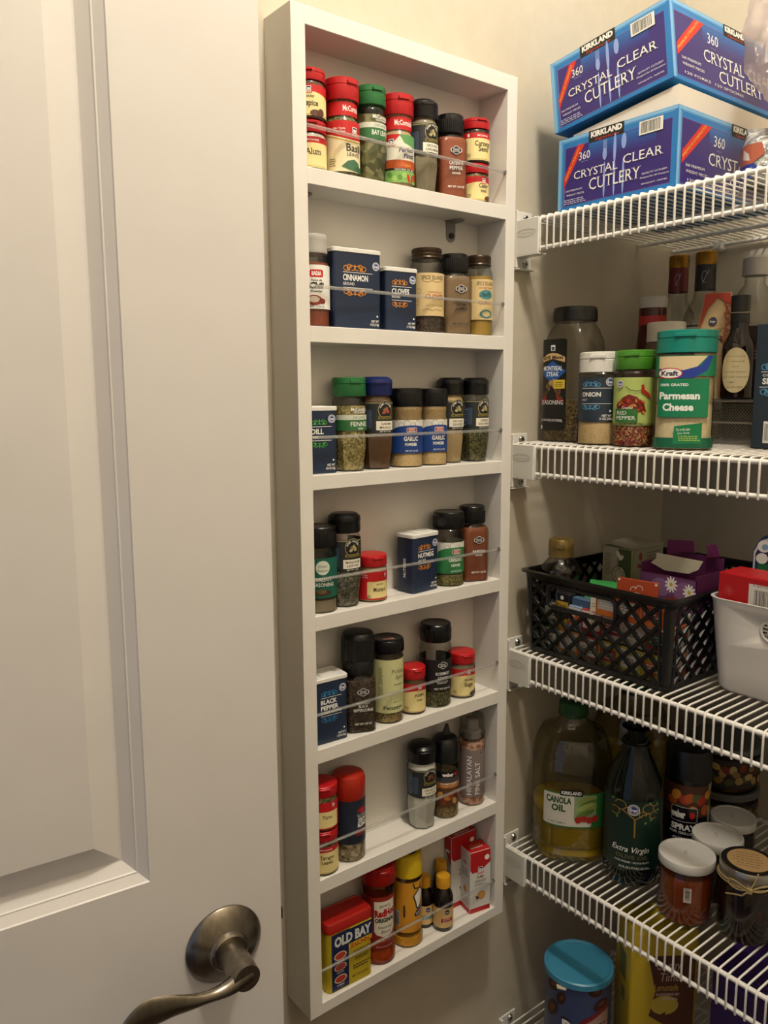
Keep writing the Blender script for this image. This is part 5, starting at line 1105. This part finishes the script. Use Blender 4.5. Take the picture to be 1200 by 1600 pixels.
a = Art(flat_surf((0, -52, 0), (1, 0, 0), (0, 0, 1)), False, h0=.06, dh=.03); a.rect(2, 70, 3, 136, P('#8a9a2c', .5)); a.rect(41, 70, 72, 134, P('#98937f', .6)); a.ell(20, 126, 4, 6, P('#8f3a22', .5)).ell(22, 112, 4, 3, P('#5a4430', .5)).ell(16, 113, 3, 3, P('#8f3a22', .5)); a.fine(54, 104, 36, 56, 12, P('#6a6654', .5)); a.build(t, 'side_print')
# purple relax carton
PU = P('#5a1f4c', .5); 
t = thing('tea_carton', (.460, -.1705, zb), 0, 'purple tea carton with open white flap in the black basket', 'box')
def pcart(b):
    b.box(0, .0012, -.081, 0, 0, .108, PU); b.box(.064, .0652, -.081, 0, 0, .125, PU); b.box(0, .065, -.0012, 0, 0, .118, PU); b.box(0, .065, -.081, -.0798, 0, .112, PU); b.box(0, .065, -.081, 0, 0, .001, PU)
t.scale = (1, 1, 1.2)
part('carton', pcart, t, 30)
part('white_flap', lambda b: b.prism([(-.004, .116), (-.012, .122), (-.012, .128), (-.079, .127), (-.073, .117), (-.060, .111), (-.025, .110)], .004, .0052, P('#c2bca4', .6), T=lambda Y, Z, X: (X + .012, Y, Z)), t)
part('purple_flap', lambda b: (b.prism([(0, .118), (-.001, .137), (-.040, .140), (-.042, .126), (-.030, .126)], .0, .001, P('#6a2454', .5), T=lambda Y, Z, X: (X + .062, Y + .002, Z)), b.prism([(-.062, .125), (-.060, .139), (-.074, .141), (-.080, .128)], .0, .001, P('#6a2454', .5), T=lambda Y, Z, X: (X + .056, Y, Z))), t)
a = Art(flat_surf((0, 0, 0), (0, -1, 0), (0, 0, 1)), False, h0=.06, dh=.03); a.rect(40.5, 88, 80, 38, P('#6b4270', .5)); a.ell(30, 94, 14, 10, P('#8a6a94', .5)).ell(66, 92, 16, 12, P('#84608a', .5)).ell(50, 80, 12, 6, P('#7a3a34', .5))
for cx, cy in ((46, 99), (72, 94)):
    for k in range(11): a.h -= a.dh; q = 2 * PI * k / 11; a.ell(cx + 5.4 * math.cos(q), cy + 5.4 * math.sin(q), 4, 1.3, WHT, rot=q, n=12)
    a.ell(cx, cy, 2.4, 2.2, P('#c9b23c', .5), n=14)
a.text(19, 91, 17, 4.6, 'RELAX', INK, .0); a.build(t, 'front_print')
# tea sachets and small cartons packed in the basket
def card(name, label, cat, x, y, z, rz, w, d, h, col, lean=0, art=None, group='sachets packed in the black basket'):
    t = thing(name, (x, y, z), rz, label, cat, group, rx=lean)
    part('wrapper' if 'sachet' in name else 'carton', lambda b: b.box(-w / 2, w / 2, -d / 2, d / 2, 0, h, P(col, .5), min(.0012, d * .3)), t, 30)
    if art:
        a = Art(flat_surf((-w / 2 / mm, -d / 2 / mm, 0), (1, 0, 0), (0, 0, 1)), False, h0=.05, dh=.03); art(a, w / mm, h / mm); a.build(t, 'print')
    return t
L90 = deg(-90)
def tag_art(word, c, ink=WHT): return lambda a, w, h: (a.rect(w / 2, h / 2, w * .8, h * .5, P(c, .5)), a.fine(w / 2, h * .5, w * .6, h * .3, 3, ink), a.rect(w / 2, h * .9, w * .96, h * .08, WHT))
t = card('tea_sachet', 'orange tea sachet standing highest beside the grey-green carton', 'packet', .433, -.181, z + .0545, deg(-82), .058, .004, .070, '#b04a26', -.12, lambda a, w, h: (a.circ(w / 2, h * .62, 12, 1, WHT, ry=9, a0=0, a1=180), a.circ(w * .42, h * .80, 4, .8, WHT, a0=20, a1=200), a.circ(w * .56, h * .82, 5, .8, WHT, a0=-10, a1=180), a.rect(3, h - 3, 3, 3, WHT), a.rect(w - 3, h - 3, 3, 3, WHT)))
card('tea_sachet', 'bright green sachet lying behind the basket handle slot', 'packet', .448, -.118, z + .078, deg(-70), .052, .004, .040, '#2fa04a', -.9)
card('small_carton', 'yellow and black tea carton seen through the basket handle slot', 'box', .419, -.079, zb, L90, .024, .016, .088, '#15151a', 0, lambda a, w, h: (a.rect(w / 2, h * .80, w * .9, h * .14, P('#d0a83a', .5)), a.text(w / 2, h * .80, w * .7, h * .06, 'Classic', INK, .02), a.rect(w / 2, h * .5, w * .9, h * .2, P('#d0a83a', .5)), a.ell(w * .5, h * .93, 3, 3, WHT)))
card('small_carton', 'blue pouch seen through the basket handle slot', 'packet', .422, -.108, zb, L90, .032, .012, .085, '#4a6484', 0, lambda a, w, h: (a.poly([(0, h * .6), (w * .5, h * .9), (w, h * .7), (w, h * .5), (0, h * .45)], P('#6f8fb8', .5)),))
card('small_carton', 'small white carton filling the right end of the basket handle slot', 'box', .420, -.134, zb + .046, deg(-84), .018, .020, .047, '#d8cdb8', -.08, lambda a, w, h: (a.fine(w / 2, h * .75, w * .7, h * .16, 2, P('#8a7a60', .5)),))
rnd = random.Random(21)
cols = ['#c9602c', '#d8d0c0', '#a8322c', '#c8bc54', '#4a6a3c', '#c98a3c', '#8a9ab0', '#d4cfc4', '#b8a834', '#b04a3c', '#30405a', '#d8742c']
wd_ = {'#c9602c': 'orange', '#d8d0c0': 'cream', '#a8322c': 'red', '#c8bc54': 'pale yellow', '#4a6a3c': 'green', '#c98a3c': 'amber', '#8a9ab0': 'grey-blue', '#d4cfc4': 'white', '#b8a834': 'olive yellow', '#b04a3c': 'brick red', '#30405a': 'navy', '#d8742c': 'bright orange'}
rows_ = ['behind the front lattice, near the bottom', 'behind the front lattice, at mid height', 'behind the front lattice, just under the rim']
pal = [['#4a6a3c', '#c98a3c', '#b04a3c', '#b8a834', '#c8bc54', '#b8a834'], ['#30405a', '#8a9ab0', '#a8322c', '#d4cfc4', '#d8d0c0', '#a8322c'], [None, None, None, '#d8742c', '#c9602c', '#d8742c']]
for rI in range(3):
    for cI in range(6):
        c = pal[rI][cI]
        if not c: continue
        y = -.062 - .0335 * cI
        card('tea_sachet', f'{wd_[c]} sachet {rows_[rI]}, {["first", "second", "third", "fourth", "fifth", "sixth"][cI]} from the wall', 'packet', .408 + .010 * (rI % 2) - .004 * rI, y, zb + .003 + .036 * rI, deg(-90 + rnd.uniform(-7, 7)), .033, .005, .035, c, 0, tag_art(['TEA', 'MINT', 'CHAI', 'TEA'][(rI + cI) % 4], cols[(rI * 5 + cI * 7) % 12] if cI % 2 else '#e8e2d4', INK if cI % 2 == 0 else WHT))
for cI in range(5):
    c = ['#c9602c', '#d8d0c0', '#a8322c', '#4a6a3c', '#c98a3c'][cI]
    card('tea_sachet', f'{wd_[c]} sachet behind the right lattice side, {["nearest the corner", "second from the corner", "in the middle", "fourth from the corner", "farthest from the corner"][cI]}', 'packet', .432 + .044 * cI, BY1 + .010 + (.001 if cI % 2 else 0), zb + .004 + .012 * (cI % 3), rnd.uniform(-.08, .08), .040, .005, .070, c, 0, tag_art('TEA', '#e8e2d4', INK))
# white bin
t = thing('white_bin', (.4625, -.2790, z), 0, 'glossy white plastic bin with an oval handle hole, right of the black basket', 'bin')
WB = P('#dedad6', .22, coat=.3)
def bin_ring(zz, e, r=.022, n=8):
    x0, x1, y0, y1 = -e, .19 + e, -.26 - e, e; o = []
    for cx, cy, a0 in ((x1 - r, y1 - r, 0), (x0 + r, y1 - r, 90), (x0 + r, y0 + r, 180), (x1 - r, y0 + r, 270)):
        for i in range(n + 1): q = math.radians(a0 + 90 * i / n); o.append((cx + r * math.cos(q), cy + r * math.sin(q), zz))
    return o
BHh = .1185
def ev(zz): return .010 * (zz / BHh) ** .9
def binf(b):
    rr = [bin_ring(.0, -.006), bin_ring(.0012, -.002), bin_ring(.005, ev(.005))] + [bin_ring(q, ev(q)) for q in (.03, .06, .09, .112)] + [bin_ring(BHh, ev(BHh) + .0015), bin_ring(BHh + .0006, ev(BHh)), bin_ring(BHh, ev(BHh) - .0018)] + [bin_ring(q, ev(q) - .0024) for q in (.09, .05, .005)]
    b.loft(rr, WB)
bn = part('shell', binf, t, 40)
ct = MB()
hy = -.097; hp = [(hy + sx * .024 + .0125 * math.cos(q), .0905 + .0125 * math.sin(q)) for sx, q0 in ((1, -PI / 2), (-1, PI / 2)) for q in [q0 + PI * i / 10 for i in range(11)]]
ct.prism(hp, -.03, .03, WB, T=lambda Y, Z, X: (X, Y, Z)); co = ct.build('hole_cutter'); co.location = t.location
bpy.context.view_layer.update()
md = bn.modifiers.new('hole', 'BOOLEAN'); md.operation = 'DIFFERENCE'; md.object = co; md.solver = 'EXACT'
dg = bpy.context.evaluated_depsgraph_get(); nm = bpy.data.meshes.new_from_object(bn.evaluated_get(dg)); bn.modifiers.clear(); bn.data = nm; bpy.data.objects.remove(co)
part('hole_rim', lambda b: b.tube([(-ev(.0905) + .0009, y_, z_) for y_, z_ in hp], .0018, WB, 8, closed=True), t)
t = thing('plain_carton', (.475, -.292, z + .0052), 0, 'plain grey carton lying at the bottom of the white bin, under the red carton', 'box')
part('carton', lambda b: b.box(0, .070, -.190, 0, 0, .0545, P('#8c8880', .6), .001), t, 30)
t = thing('snack_carton', (.4650, -.2780, z + .0598), 0, 'red carton with a white barcode panel leaning in the white bin', 'box')
part('carton', lambda b: b.box(0, .050, -.200, 0, 0, .0892, P('#b3141c', .4), .0015), t, 30)
a = Art(flat_surf((0, 0, 0), (0, -1, 0), (0, 0, 1)), False, h0=.06, dh=.03); a.rect(67, 42, 56, 78, P('#d8d4cc', .5)); a.bars(67, 62, 50, 32, INK, None, 30); a.text(62, 79.5, 36, 2, '0 82735 22194', INK, 0)
for k in range(6): q = PI * k / 6; a.h -= a.dh; a.line([(14 - 7 * math.cos(q), 68 - 7 * math.sin(q)), (14 + 7 * math.cos(q), 68 + 7 * math.sin(q))], .5, P('#cf5a56', .5))
a.fine(67, 23, 50, 36, 8, INK); a.build(t, 'front_print')
t = thing('candy_bag', (.566, -.304, z + .012), deg(-70), 'colourful snack bag with white and blue cloud shapes behind the red carton', 'bag')
pf = [(-30, 0), (30, 0), (32, 150), (26, 168), (14, 176), (-8, 176), (-24, 168), (-31, 154)]
part('bag_body', lambda b: b.prism([(x_ * mm, y_ * mm) for x_, y_ in pf], -.012, .012, P('#123a7a', .35), T=lambda X, Z, Y: (X, Y, Z)), t, 30)
a = Art(flat_surf((0, -12, 0), (1, 0, 0), (0, 0, 1)), False, h0=.06, dh=.03); a.poly([(x_ * .97, y_ * .99) for x_, y_ in pf], P('#d4d0c8', .4)); a.poly([(x_ * .9, y_ * .975) for x_, y_ in pf], P('#0f2452', .4)); a.ell(-18, 160, 8, 8, WHT).ell(-17, 159, 4, 4, P('#8ab0d8', .5)).ell(-20, 144, 7, 7, WHT).ell(8, 162, 16, 11, P('#c9702c', .5)); a.rect(6, 146, 34, 14, P('#b5281c', .5)); a.rect(0, 130, 50, 14, P('#1a6a44', .5)); a.line([(0, 122), (6, 150)], 5, WHT)
for k in range(5): a.line([(-1 + 1.2 * k, 124 + 6 * k), (4 + 1.2 * k, 126 + 6 * k)], 1.6, P('#b5281c', .5))
a.build(t, 'front_print')

# ------------------------------------------------------------------ fourth shelf
z = ZT[3]
OIL = noisy('canola_oil', ['#8f7718', '#a08624'], 5, rough=.08)
k_ = 2.5
prof = [(0, 44, 44, 3), (4, 52, 52, k_), (14, 57, 57, k_), (22, 54.5, 54.5, k_), (30, 57.5, 57.5, k_), (40, 55.5, 55.5, k_), (52, 58, 58, k_), (58, 57, 57, k_), (112, 57, 57, k_), (120, 58.5, 58.5, k_), (128, 57, 57, k_), (138, 58, 58, k_), *[(140 + 4 * i, 57.2 - .012 * (4 * i) ** 2 * .55 + (1.1 if i % 2 else 0), 57.2 - .012 * (4 * i) ** 2 * .55 + (1.1 if i % 2 else 0), 2.5) for i in range(1, 12)], (192, 30, 30), (202, 21, 21), (208, 20, 20), (212, 22, 22), (216, 19, 19)]
t = vessel('oil_jug', 'large clear jug of golden canola oil with dark green cap', 'jug', .458, -.068, z, deg(-45), prof, None, None, 0, 0, 0, 74, OIL, clear('ribbed_plastic', '#f3f2e6', '#b9b596', refl=1.8, rough=.05, bump=.35), bodyname='clear_body')
part('cap', lambda b: b.loft([ring(208, 21, rib=.4, seg=84), ring(227, 21, rib=.4, seg=84), ring(229, 19, seg=84)], P('#1b4a20', .4)), t)
a = Art(section_surf(57, None, k_), h0=.4, dh=.06); gl = P('#2f6e33', .45); a.rect(22, 85, 132, 52, gl); a.rect(-12, 85, 70, 48, P('#cfcabe', .5), 3); a.rect(14, 90, 32, 38, P('#8aa078', .5), 2); a.rect(-6, 112, 32, 9, INK); a.text(-6, 112, 28, 4.6, 'KIRKLAND', WHT, .03)
a.text(-24, 100, 36, 9, 'CANOLA', P('#234d24', .4), .04); a.text(-24, 88, 20, 9, 'OIL', P('#234d24', .4), .04)
for kk in range(5): a.ell(14 + 4 * (kk % 2), 99 - 5 * kk + 3, 14, 4, P(['#8a9a4a', '#5a7a34', '#a0ac5c'][kk % 3], .5), rot=.4)
for kk in range(4): a.ell(4 + 8 * kk, 72 + 2 * (kk % 2), 5, 5, P('#a3241c', .45))
a.text(-26, 66, 24, 2, '3 QTS (2.84 L)', INK, .01); a.fine(58, 86, 34, 44, 14, P('#1c3c1c', .5)); a.build(t, 'label')
# second, identical jug deeper
t = vessel('oil_jug', 'second oil jug standing in shadow behind the front canola jug', 'jug', .605, -.070, z, deg(-40), prof, None, None, 0, 0, 0, 150, OIL, clear('ribbed_plastic'), bodyname='clear_body')
part('cap', lambda b: b.loft([ring(208, 21, rib=.4, seg=84), ring(227, 21, rib=.4, seg=84), ring(229, 19, seg=84)], P('#1b4a20', .4)), t)
R = 39
DG = P('#06120c', .08)
t = vessel('olive_oil_bottle', 'dark green olive oil bottle with black cap on the fourth wire shelf', 'bottle', .4645, -.1715, z, deg(-52), [(0, 26), (2, 32), (6, 36), (22, 39), (130, 39), (148, 36), (170, 27), (185, 20), (196, 17.5), (204, 17.5)], None, None, 0, 0, 0, None, None, DG)
part('cap', lambda b: b.loft([ring(200, 18.5), ring(200.5, 20, rib=.3, seg=72), ring(222, 19.4, rib=.3, seg=72), ring(223.5, 17, seg=72)], P('#0b120e', .35)), t)
part('base_flutes', lambda b: [b.tube([((30 + 9.4 * math.sin(s * 1.6)) * mm * math.cos(q + s * .25), (30 + 9.4 * math.sin(s * 1.6)) * mm * math.sin(q + s * .25), (3 + 20 * s) * mm) for s in (0, .25, .5, .75, 1)], .0012, DG, 6) for q in [2 * PI * i / 18 for i in range(18)]], t)
a = Art(section_surf(R)); a.rect(0, 80, 168, 100, P('#0b2a1e', .45)); g = P('#a8843a', .4)
a.line([(0, 78), (0, 104)], 2, g); a.line([(0, 104), (-10, 112), (-18, 116)], 1.6, g); a.line([(0, 104), (10, 111), (20, 114)], 1.6, g)
for cx, cy, r_ in ((-20, 122, 8), (-9, 116, 6), (18, 120, 8), (26, 110, 6), (-28, 112, 7), (10, 112, 5), (30, 120, 5)): a.circ(cx, cy, r_, 1.2, g, ry=r_ * .8, a0=-60 + cx * 3, a1=230 + cx * 3, n=18)
round_logo(a, -2, 118, 8)
for cx, cy in ((20, 128), (32, 126), (22, 104), (14, 100), (34, 116), (-24, 104), (-32, 128)): a.ell(cx, cy, 1.8, 1.8, P('#5a9a4a', .45), n=12)
a.text(-4, 60, 50, 8, 'Extra Virgin', WHT, .01, shear=.3); a.text(-2, 49, 44, 5.4, 'OLIVE OIL', P('#8a7a4a', .4), .0); a.text(-2, 41.5, 48, 2.4, 'COLD PRESSED - RICH & FRUITY', WHT, .01); a.text(2, 33.5, 42, 3, '25.5 FL OZ (1 PT 9.5 FL OZ) 754mL', WHT, .01); a.build(t, 'label')
# grill spray can
R = 31.5
t = thing('spray_can', (.5465, -.2040, z), deg(-50), 'black aerosol can of grilling spray with a photo of vegetables', 'can')
part('can', lambda b: b.loft([ring(0, 29), ring(1, 31.5), ring(3, 31.5), ring(4, 31), ring(138, 31), ring(141, 31.5), ring(143, 30)], P('#101012', .25)), t)
part('cap', lambda b: b.loft([ring(140, 31.4), ring(180, 31.2), ring(183, 30), ring(184, 27)], P('#08080a', .35)), t)
a = Art(section_surf(31.2)); a.rect(0, 112, 120, 46, P('#4a2412', .5))
for kk in range(12): a.ell(-26 + 6 * kk, 110 + 12 * math.sin(kk * 2.2), 8, 6.5, P(['#b0521c', '#c98a2c', '#3f5a24', '#a8301c'][kk % 4], .5), rot=kk)
a.rect(-8, 92, 36, 22, P('#d0ccc4', .4), 3); a.rect(-8, 92, 34.6, 20.6, P('#101012', .3), 2.6); a.text(-16, 92, 20, 10, 'weber', WHT, .06); a.ell(3, 92, 3.6, 5, REDP); a.text(-8, 73, 34, 8, 'SPRAY', WHT, .05); a.text(-8, 64.5, 38, 3.4, 'FOR GRILLING', WHT, .02); a.fine(-8, 56, 30, 4, 2, WHT); a.fine(38, 100, 16, 66, 20, INK); a.h -= .5; a.rect(38, 100, 18, 70, P('#bdb8ae', .5)); a.build(t, 'label')
# clear tubs of snack mix
def tub(label, x, y, zz, R, H):
    t = thing('snack_tub', (x, y, zz), deg(-55), label, 'tub', 'round snack tubs at the back of the fourth wire shelf')
    part('clear_body', lambda b: b.loft([ring(0, R * .9), ring(2, R * .93), ring(H * .8, R * .99), ring(H * .86, R)], clear('tub_plastic', '#c9c8c4', '#77756f')), t)
    part('contents', lambda b: b.loft([ring(2, R * .88), ring(H * .70, R * .94)], grain('snack_mix', ['#5a3a1c', '#8a6a3a', '#6a2a1c', '#3a3a20'], 60, .9)), t)
    part('lid', lambda b: b.loft([ring(H * .86, R * .98), ring(H * .87, R * 1.03), ring(H * .97, R * 1.03), ring(H, R * .98), ring(H - 1, R * .9)], clear('tub_lid', '#8f8f8c', '#6a6a66', alpha=.5)), t)
    a = Art(section_surf(R * .99)); a.rect(0, H * .45, R * 3.6, H * .62, P('#2c2418', .5))
    for kk in range(26): a.ell(-R * 1.2 + kk * R * .095, H * .45 + H * .16 * math.sin(kk * 2.3), 7, 5.4, P(['#8a6a3c', '#a88a54', '#7a2c1c', '#4a5228', '#b59a64'][kk % 5], .5), rot=kk)
    a.build(t, 'label')
tub('round clear tub of snack mix at back, lower of two stacked', .695, -.178, z, 52, 72)
tub('round clear tub of snack mix at back, upper of two stacked', .695, -.178, z + .0725, 52, 72)
# jam jars
def jam(label, x, y, R, H, fillc, g, rz=0):
    t = vessel('jam_jar', label, 'jar', x, y, z, rz, [(0, R * .80), (2, R * .92), (8, R * .97), (H * .70, R * .97), (H * .78, R * .93), (H * .82, R * .88), (H * .90, R * .88)], None, None, 0, 0, 0, H * .74, fillc, GLASS, g, 2)
    return t
HON = noisy('amber_honey', ['#7a3208', '#8a3c0c'], 6, rough=.12)
WL = P('#cfccc6', .35)
def white_lid(t, R, H):
    part('lid', lambda b: b.loft([ring(H - 12, R * .99), ring(H - 11.4, R * 1.0), ring(H - 1.6, R * 1.0), ring(H - .4, R * .985), ring(H, R * .95), ring(H - .1, R * .88), ring(H - .9, R * .86)], WL), t)
    a = Art(lambda u, v, h: (u * mm, v * mm, (H - .9 + h) * mm), False); a.fine(-2, 0, 4, 12, 4, P('#8f8b84', .6)); a.build(t, 'lid_print')
def qui(t, R):
    """moulded quilting ribs low on the glass"""
    part('glass_ribs', lambda b: [b.tube([((R * .985) * mm * math.cos(q + j * .10), (R * .985) * mm * math.sin(q + j * .10), (6 + 22 * math.sin(j / 5 * PI / 2)) * mm) for j in range(6)], .0006, GLASS, 5) for q in [2 * PI * i / 16 for i in range(16)]], t)
JG = 'glass jam jars on the fourth wire shelf'
t = jam('honey-coloured jam jar with white lid, nearest of the white-lidded jars', .4475, -.2660, 35.5, 85.5, HON, JG, deg(-60)); white_lid(t, 35.5, 85.5); qui(t, 36)
a = Art(section_surf(35), h0=.1); a.rect(3, 46, 9.5, 20, P('#b9b0a8', .5)); a.bars(3, 46, 7, 16, INK, None, 14, True); a.fine(3, 53, 7, 6, 3, INK); a.build(t, 'sticker')
t = jam('dark jam jar with white lid, second of the white-lidded jars', .5190, -.2680, 33, 85.5, P('#2a0f08', .15), JG, deg(-50)); white_lid(t, 33, 85.5)
t = jam('dark jam jar with white lid, farthest back of the white-lidded jars', .5815, -.2560, 30.5, 86, P('#1c0b08', .15), JG, deg(-50)); white_lid(t, 30.5, 86)
H = 96.5; R = 35
t = jam('dark jam jar with a brown paper disc on its lid and twine bow', .4735, -.3350, R, H, noisy('dark_fruit', ['#120808', '#241010', '#3a2418'], 120, rough=.2, kind='voronoi'), JG, deg(-60)); qui(t, R)
part('lid_band', lambda b: b.loft([ring(H - 16, R * .95), ring(H - 15, R * .98), ring(H - 12, R * .96), ring(H - 9, R * .98), ring(H - 2, R * .98), ring(H, R * .94)], P('#a8a49c', .3, .9)), t)
part('lid_disc', lambda b: b.loft([ring(H - .3, R * .93), ring(H + .8, R * .92), ring(H + .9, R * .76)], P('#17120e', .4)), t)
a = Art(lambda u, v, h: (u * mm, v * mm, (H + .9 + h) * mm), False); a.ell(0, 0, R * .74, R * .74, P('#a8875a', .7))
for kk in range(6): a.fine(0, 15 - 6 * kk, R * (1.15 - .12 * abs(kk - 2.5)), 2.4, 1, P('#4a3420', .7))
a.build(t, 'paper_disc')
TW = P('#b09a6a', .8)
def twine(b):
    b.tube([(R * 1.0 * mm * math.cos(q), R * 1.0 * mm * math.sin(q), (H - 17 + 1.5 * math.sin(2 * q)) * mm) for q in [2 * PI * i / 36 for i in range(36)]], .0011, TW, 6, closed=True)
    b.tube([(R * 1.02 * mm * math.cos(q), R * 1.02 * mm * math.sin(q), (H - 19.5 - 1.5 * math.sin(q)) * mm) for q in [2 * PI * i / 36 for i in range(36)]], .0010, TW, 6, closed=True)
    y = -R * 1.04
    for s_, w_, hh in ((-1, 24, 8), (1, 22, 6)):
        b.tube([(s_ * w_ * math.sin(q) * (1 if q < PI else .0) * mm * 1.0, (y + 9 * math.sin(q) ** 2) * mm, (H - 18 + hh * math.sin(2 * q) * .6 + 3 * math.sin(q)) * mm) for q in [PI * i / 14 for i in range(15)]], .0010, TW, 6)
    b.tube([(0, y * mm, (H - 18) * mm), (-8 * mm, (y - 1) * mm, (H - 26) * mm), (-18 * mm, (y + 4) * mm, (H - 29) * mm), (-26 * mm, (y + 9) * mm, (H - 33) * mm)], .0010, TW, 6)
    b.tube([(0, y * mm, (H - 18) * mm), (5 * mm, (y + 1) * mm, (H - 8) * mm), (9 * mm, (y + 5) * mm, (H + 3) * mm)], .0009, TW, 6)
    b.loft([[(x_ * .003, y * mm + yy * .003, (H - 18) * mm + zz * .003) for x_, yy in ((-1, -1), (1, -1), (1, .6), (-1, .6))] for zz in (-1, -.3, .3, 1)], TW)
part('twine_bow', twine, t)

# ------------------------------------------------------------------ lowest shelf
z = ZT[4]
Hc = 164
t = thing('snack_canister', (.421, -.1205, z), deg(-58), 'tall blue canister of chocolate snacks with light blue plastic lid', 'canister')
part('can', lambda b: b.loft([ring(0, 47), ring(1, 48.5), ring(4, 48.5), ring(5, 47.5), ring(Hc - 12, 47.5), ring(Hc - 9, 48.5)], P('#45507a', .4)), t)
part('lid', lambda b: b.loft([ring(Hc - 10, 49), ring(Hc - 9, 50.5), ring(Hc - 1.5, 50), ring(Hc, 48), ring(Hc, 45.5), ring(Hc - 1.8, 44), ring(Hc - 1.6, 20)], P('#3d86a6', .35)), t)
part('pull_tab', lambda b: b.prism([(-8, -2), (8, -2), (6, -9), (-6, -9)], Hc - 12, Hc - 10.5, P('#c9b9a4', .5), T=lambda X, Y, Z: (X * mm - .018, (Y - 42.5) * mm, Z * mm)), t)
a = Art(section_surf(47.6), h0=.15)
for cx, cy, rr_, ro in ((-34, 146, 14, .5), (-20, 132, 11, 1.2), (30, 150, 12, -.3), (-36, 108, 15, 1.0), (40, 128, 13, .3)): a.ell(cx, cy, rr_, rr_ * .62, P('#3c1e14', .5), rot=ro); a.ell(cx + 2, cy + 2, rr_ * .5, rr_ * .25, P('#6b3a26', .5), rot=ro)
a.poly([(-4, 60), (-2, 90), (12, 108), (40, 122), (56, 124), (56, 60)], P('#7a1c20', .4)); a.poly([(0, 60), (2, 86), (16, 102), (42, 115), (56, 117), (56, 60)], P('#a8887a', .5)); a.fine(30, 92, 44, 18, 3, P('#2a1c5a', .4)); a.text(-10, 92, 15, 20, 'P', INK, .12); a.text(-10, 92, 13.5, 18, 'P', WHT, .05); a.build(t, 'label')
t = thing('drink_mix_canister', (.5000, -.1960, z), deg(-36), 'tall yellow and brown lemon drink mix box on the lowest wire shelf', 'box')
t2 = part('can', lambda b: b.loft([rrect(96, 66, 0, .5, 5), rrect(96, 66, 2, 0, 5), rrect(96, 66, 238, 0, 5), rrect(96, 66, 242, 2, 5)], P('#b59a24', .45)), t)
a = Art(flat_surf((-16, -33, 0), (1.15, 0, 0), (0, 0, 1)), False, h0=.1, dh=.03); BR = P('#4a2414', .5)
a.poly([(-8, 205), (60, 205), (60, 90), (36, 90), (14, 100), (-4, 112), (4, 150)], BR); a.ell(18, 128, 20, 15, P('#b8a03c', .5)); a.poly([(4, 108), (20, 118), (20, 110)], BR); a.text(22, 190, 34, 13, 'Country', P('#c9b0a0', .5), .0, shear=.1); a.text(24, 172, 28, 13, 'Time', P('#c9b0a0', .5), .0, shear=.1); a.text(20, 156, 34, 11, 'Lemonade', P('#c9a03c', .5), .0, shear=.1); a.text(22, 145, 34, 4, 'FLAVOR DRINK MIX', P('#c9b0a0', .5), .02); a.text(26, 138, 22, 4, 'NATURAL', P('#c9b0a0', .5), .02); a.build(t, 'front_print')
a = Art(flat_surf((-48, 0, 0), (0, -1, 0), (0, 0, 1)), False, h0=.1, dh=.03); a.rect(0, 172, 30, 44, P('#8a8040', .5)); a.fine(0, 172, 26, 40, 12, INK); a.bars(6, 128, 16, 26, INK, P('#a09660', .5), 12); a.build(t, 'side_print')
t = thing('purple_box', (.515, -.2750, z), deg(-2), 'dark purple carton at the lower right corner under the wire shelf', 'box')
part('carton', lambda b: (b.box(0, .10, -.16, 0, 0, .215, P('#2c1250', .5), .001), b.box(.002, .098, -.158, -.002, .214, .217, P('#3a1a66', .5), .001)), t, 30)
a = Art(flat_surf((0, 0, 0), (0, -1, 0), (0, 0, 1)), False, h0=.1, dh=.03); a.fine(40, 190, 50, 8, 2, P('#4a2a80', .5)); a.poly([(0, 150), (60, 170), (60, 60), (0, 80)], P('#33175c', .5)); a.build(t, 'front_print')
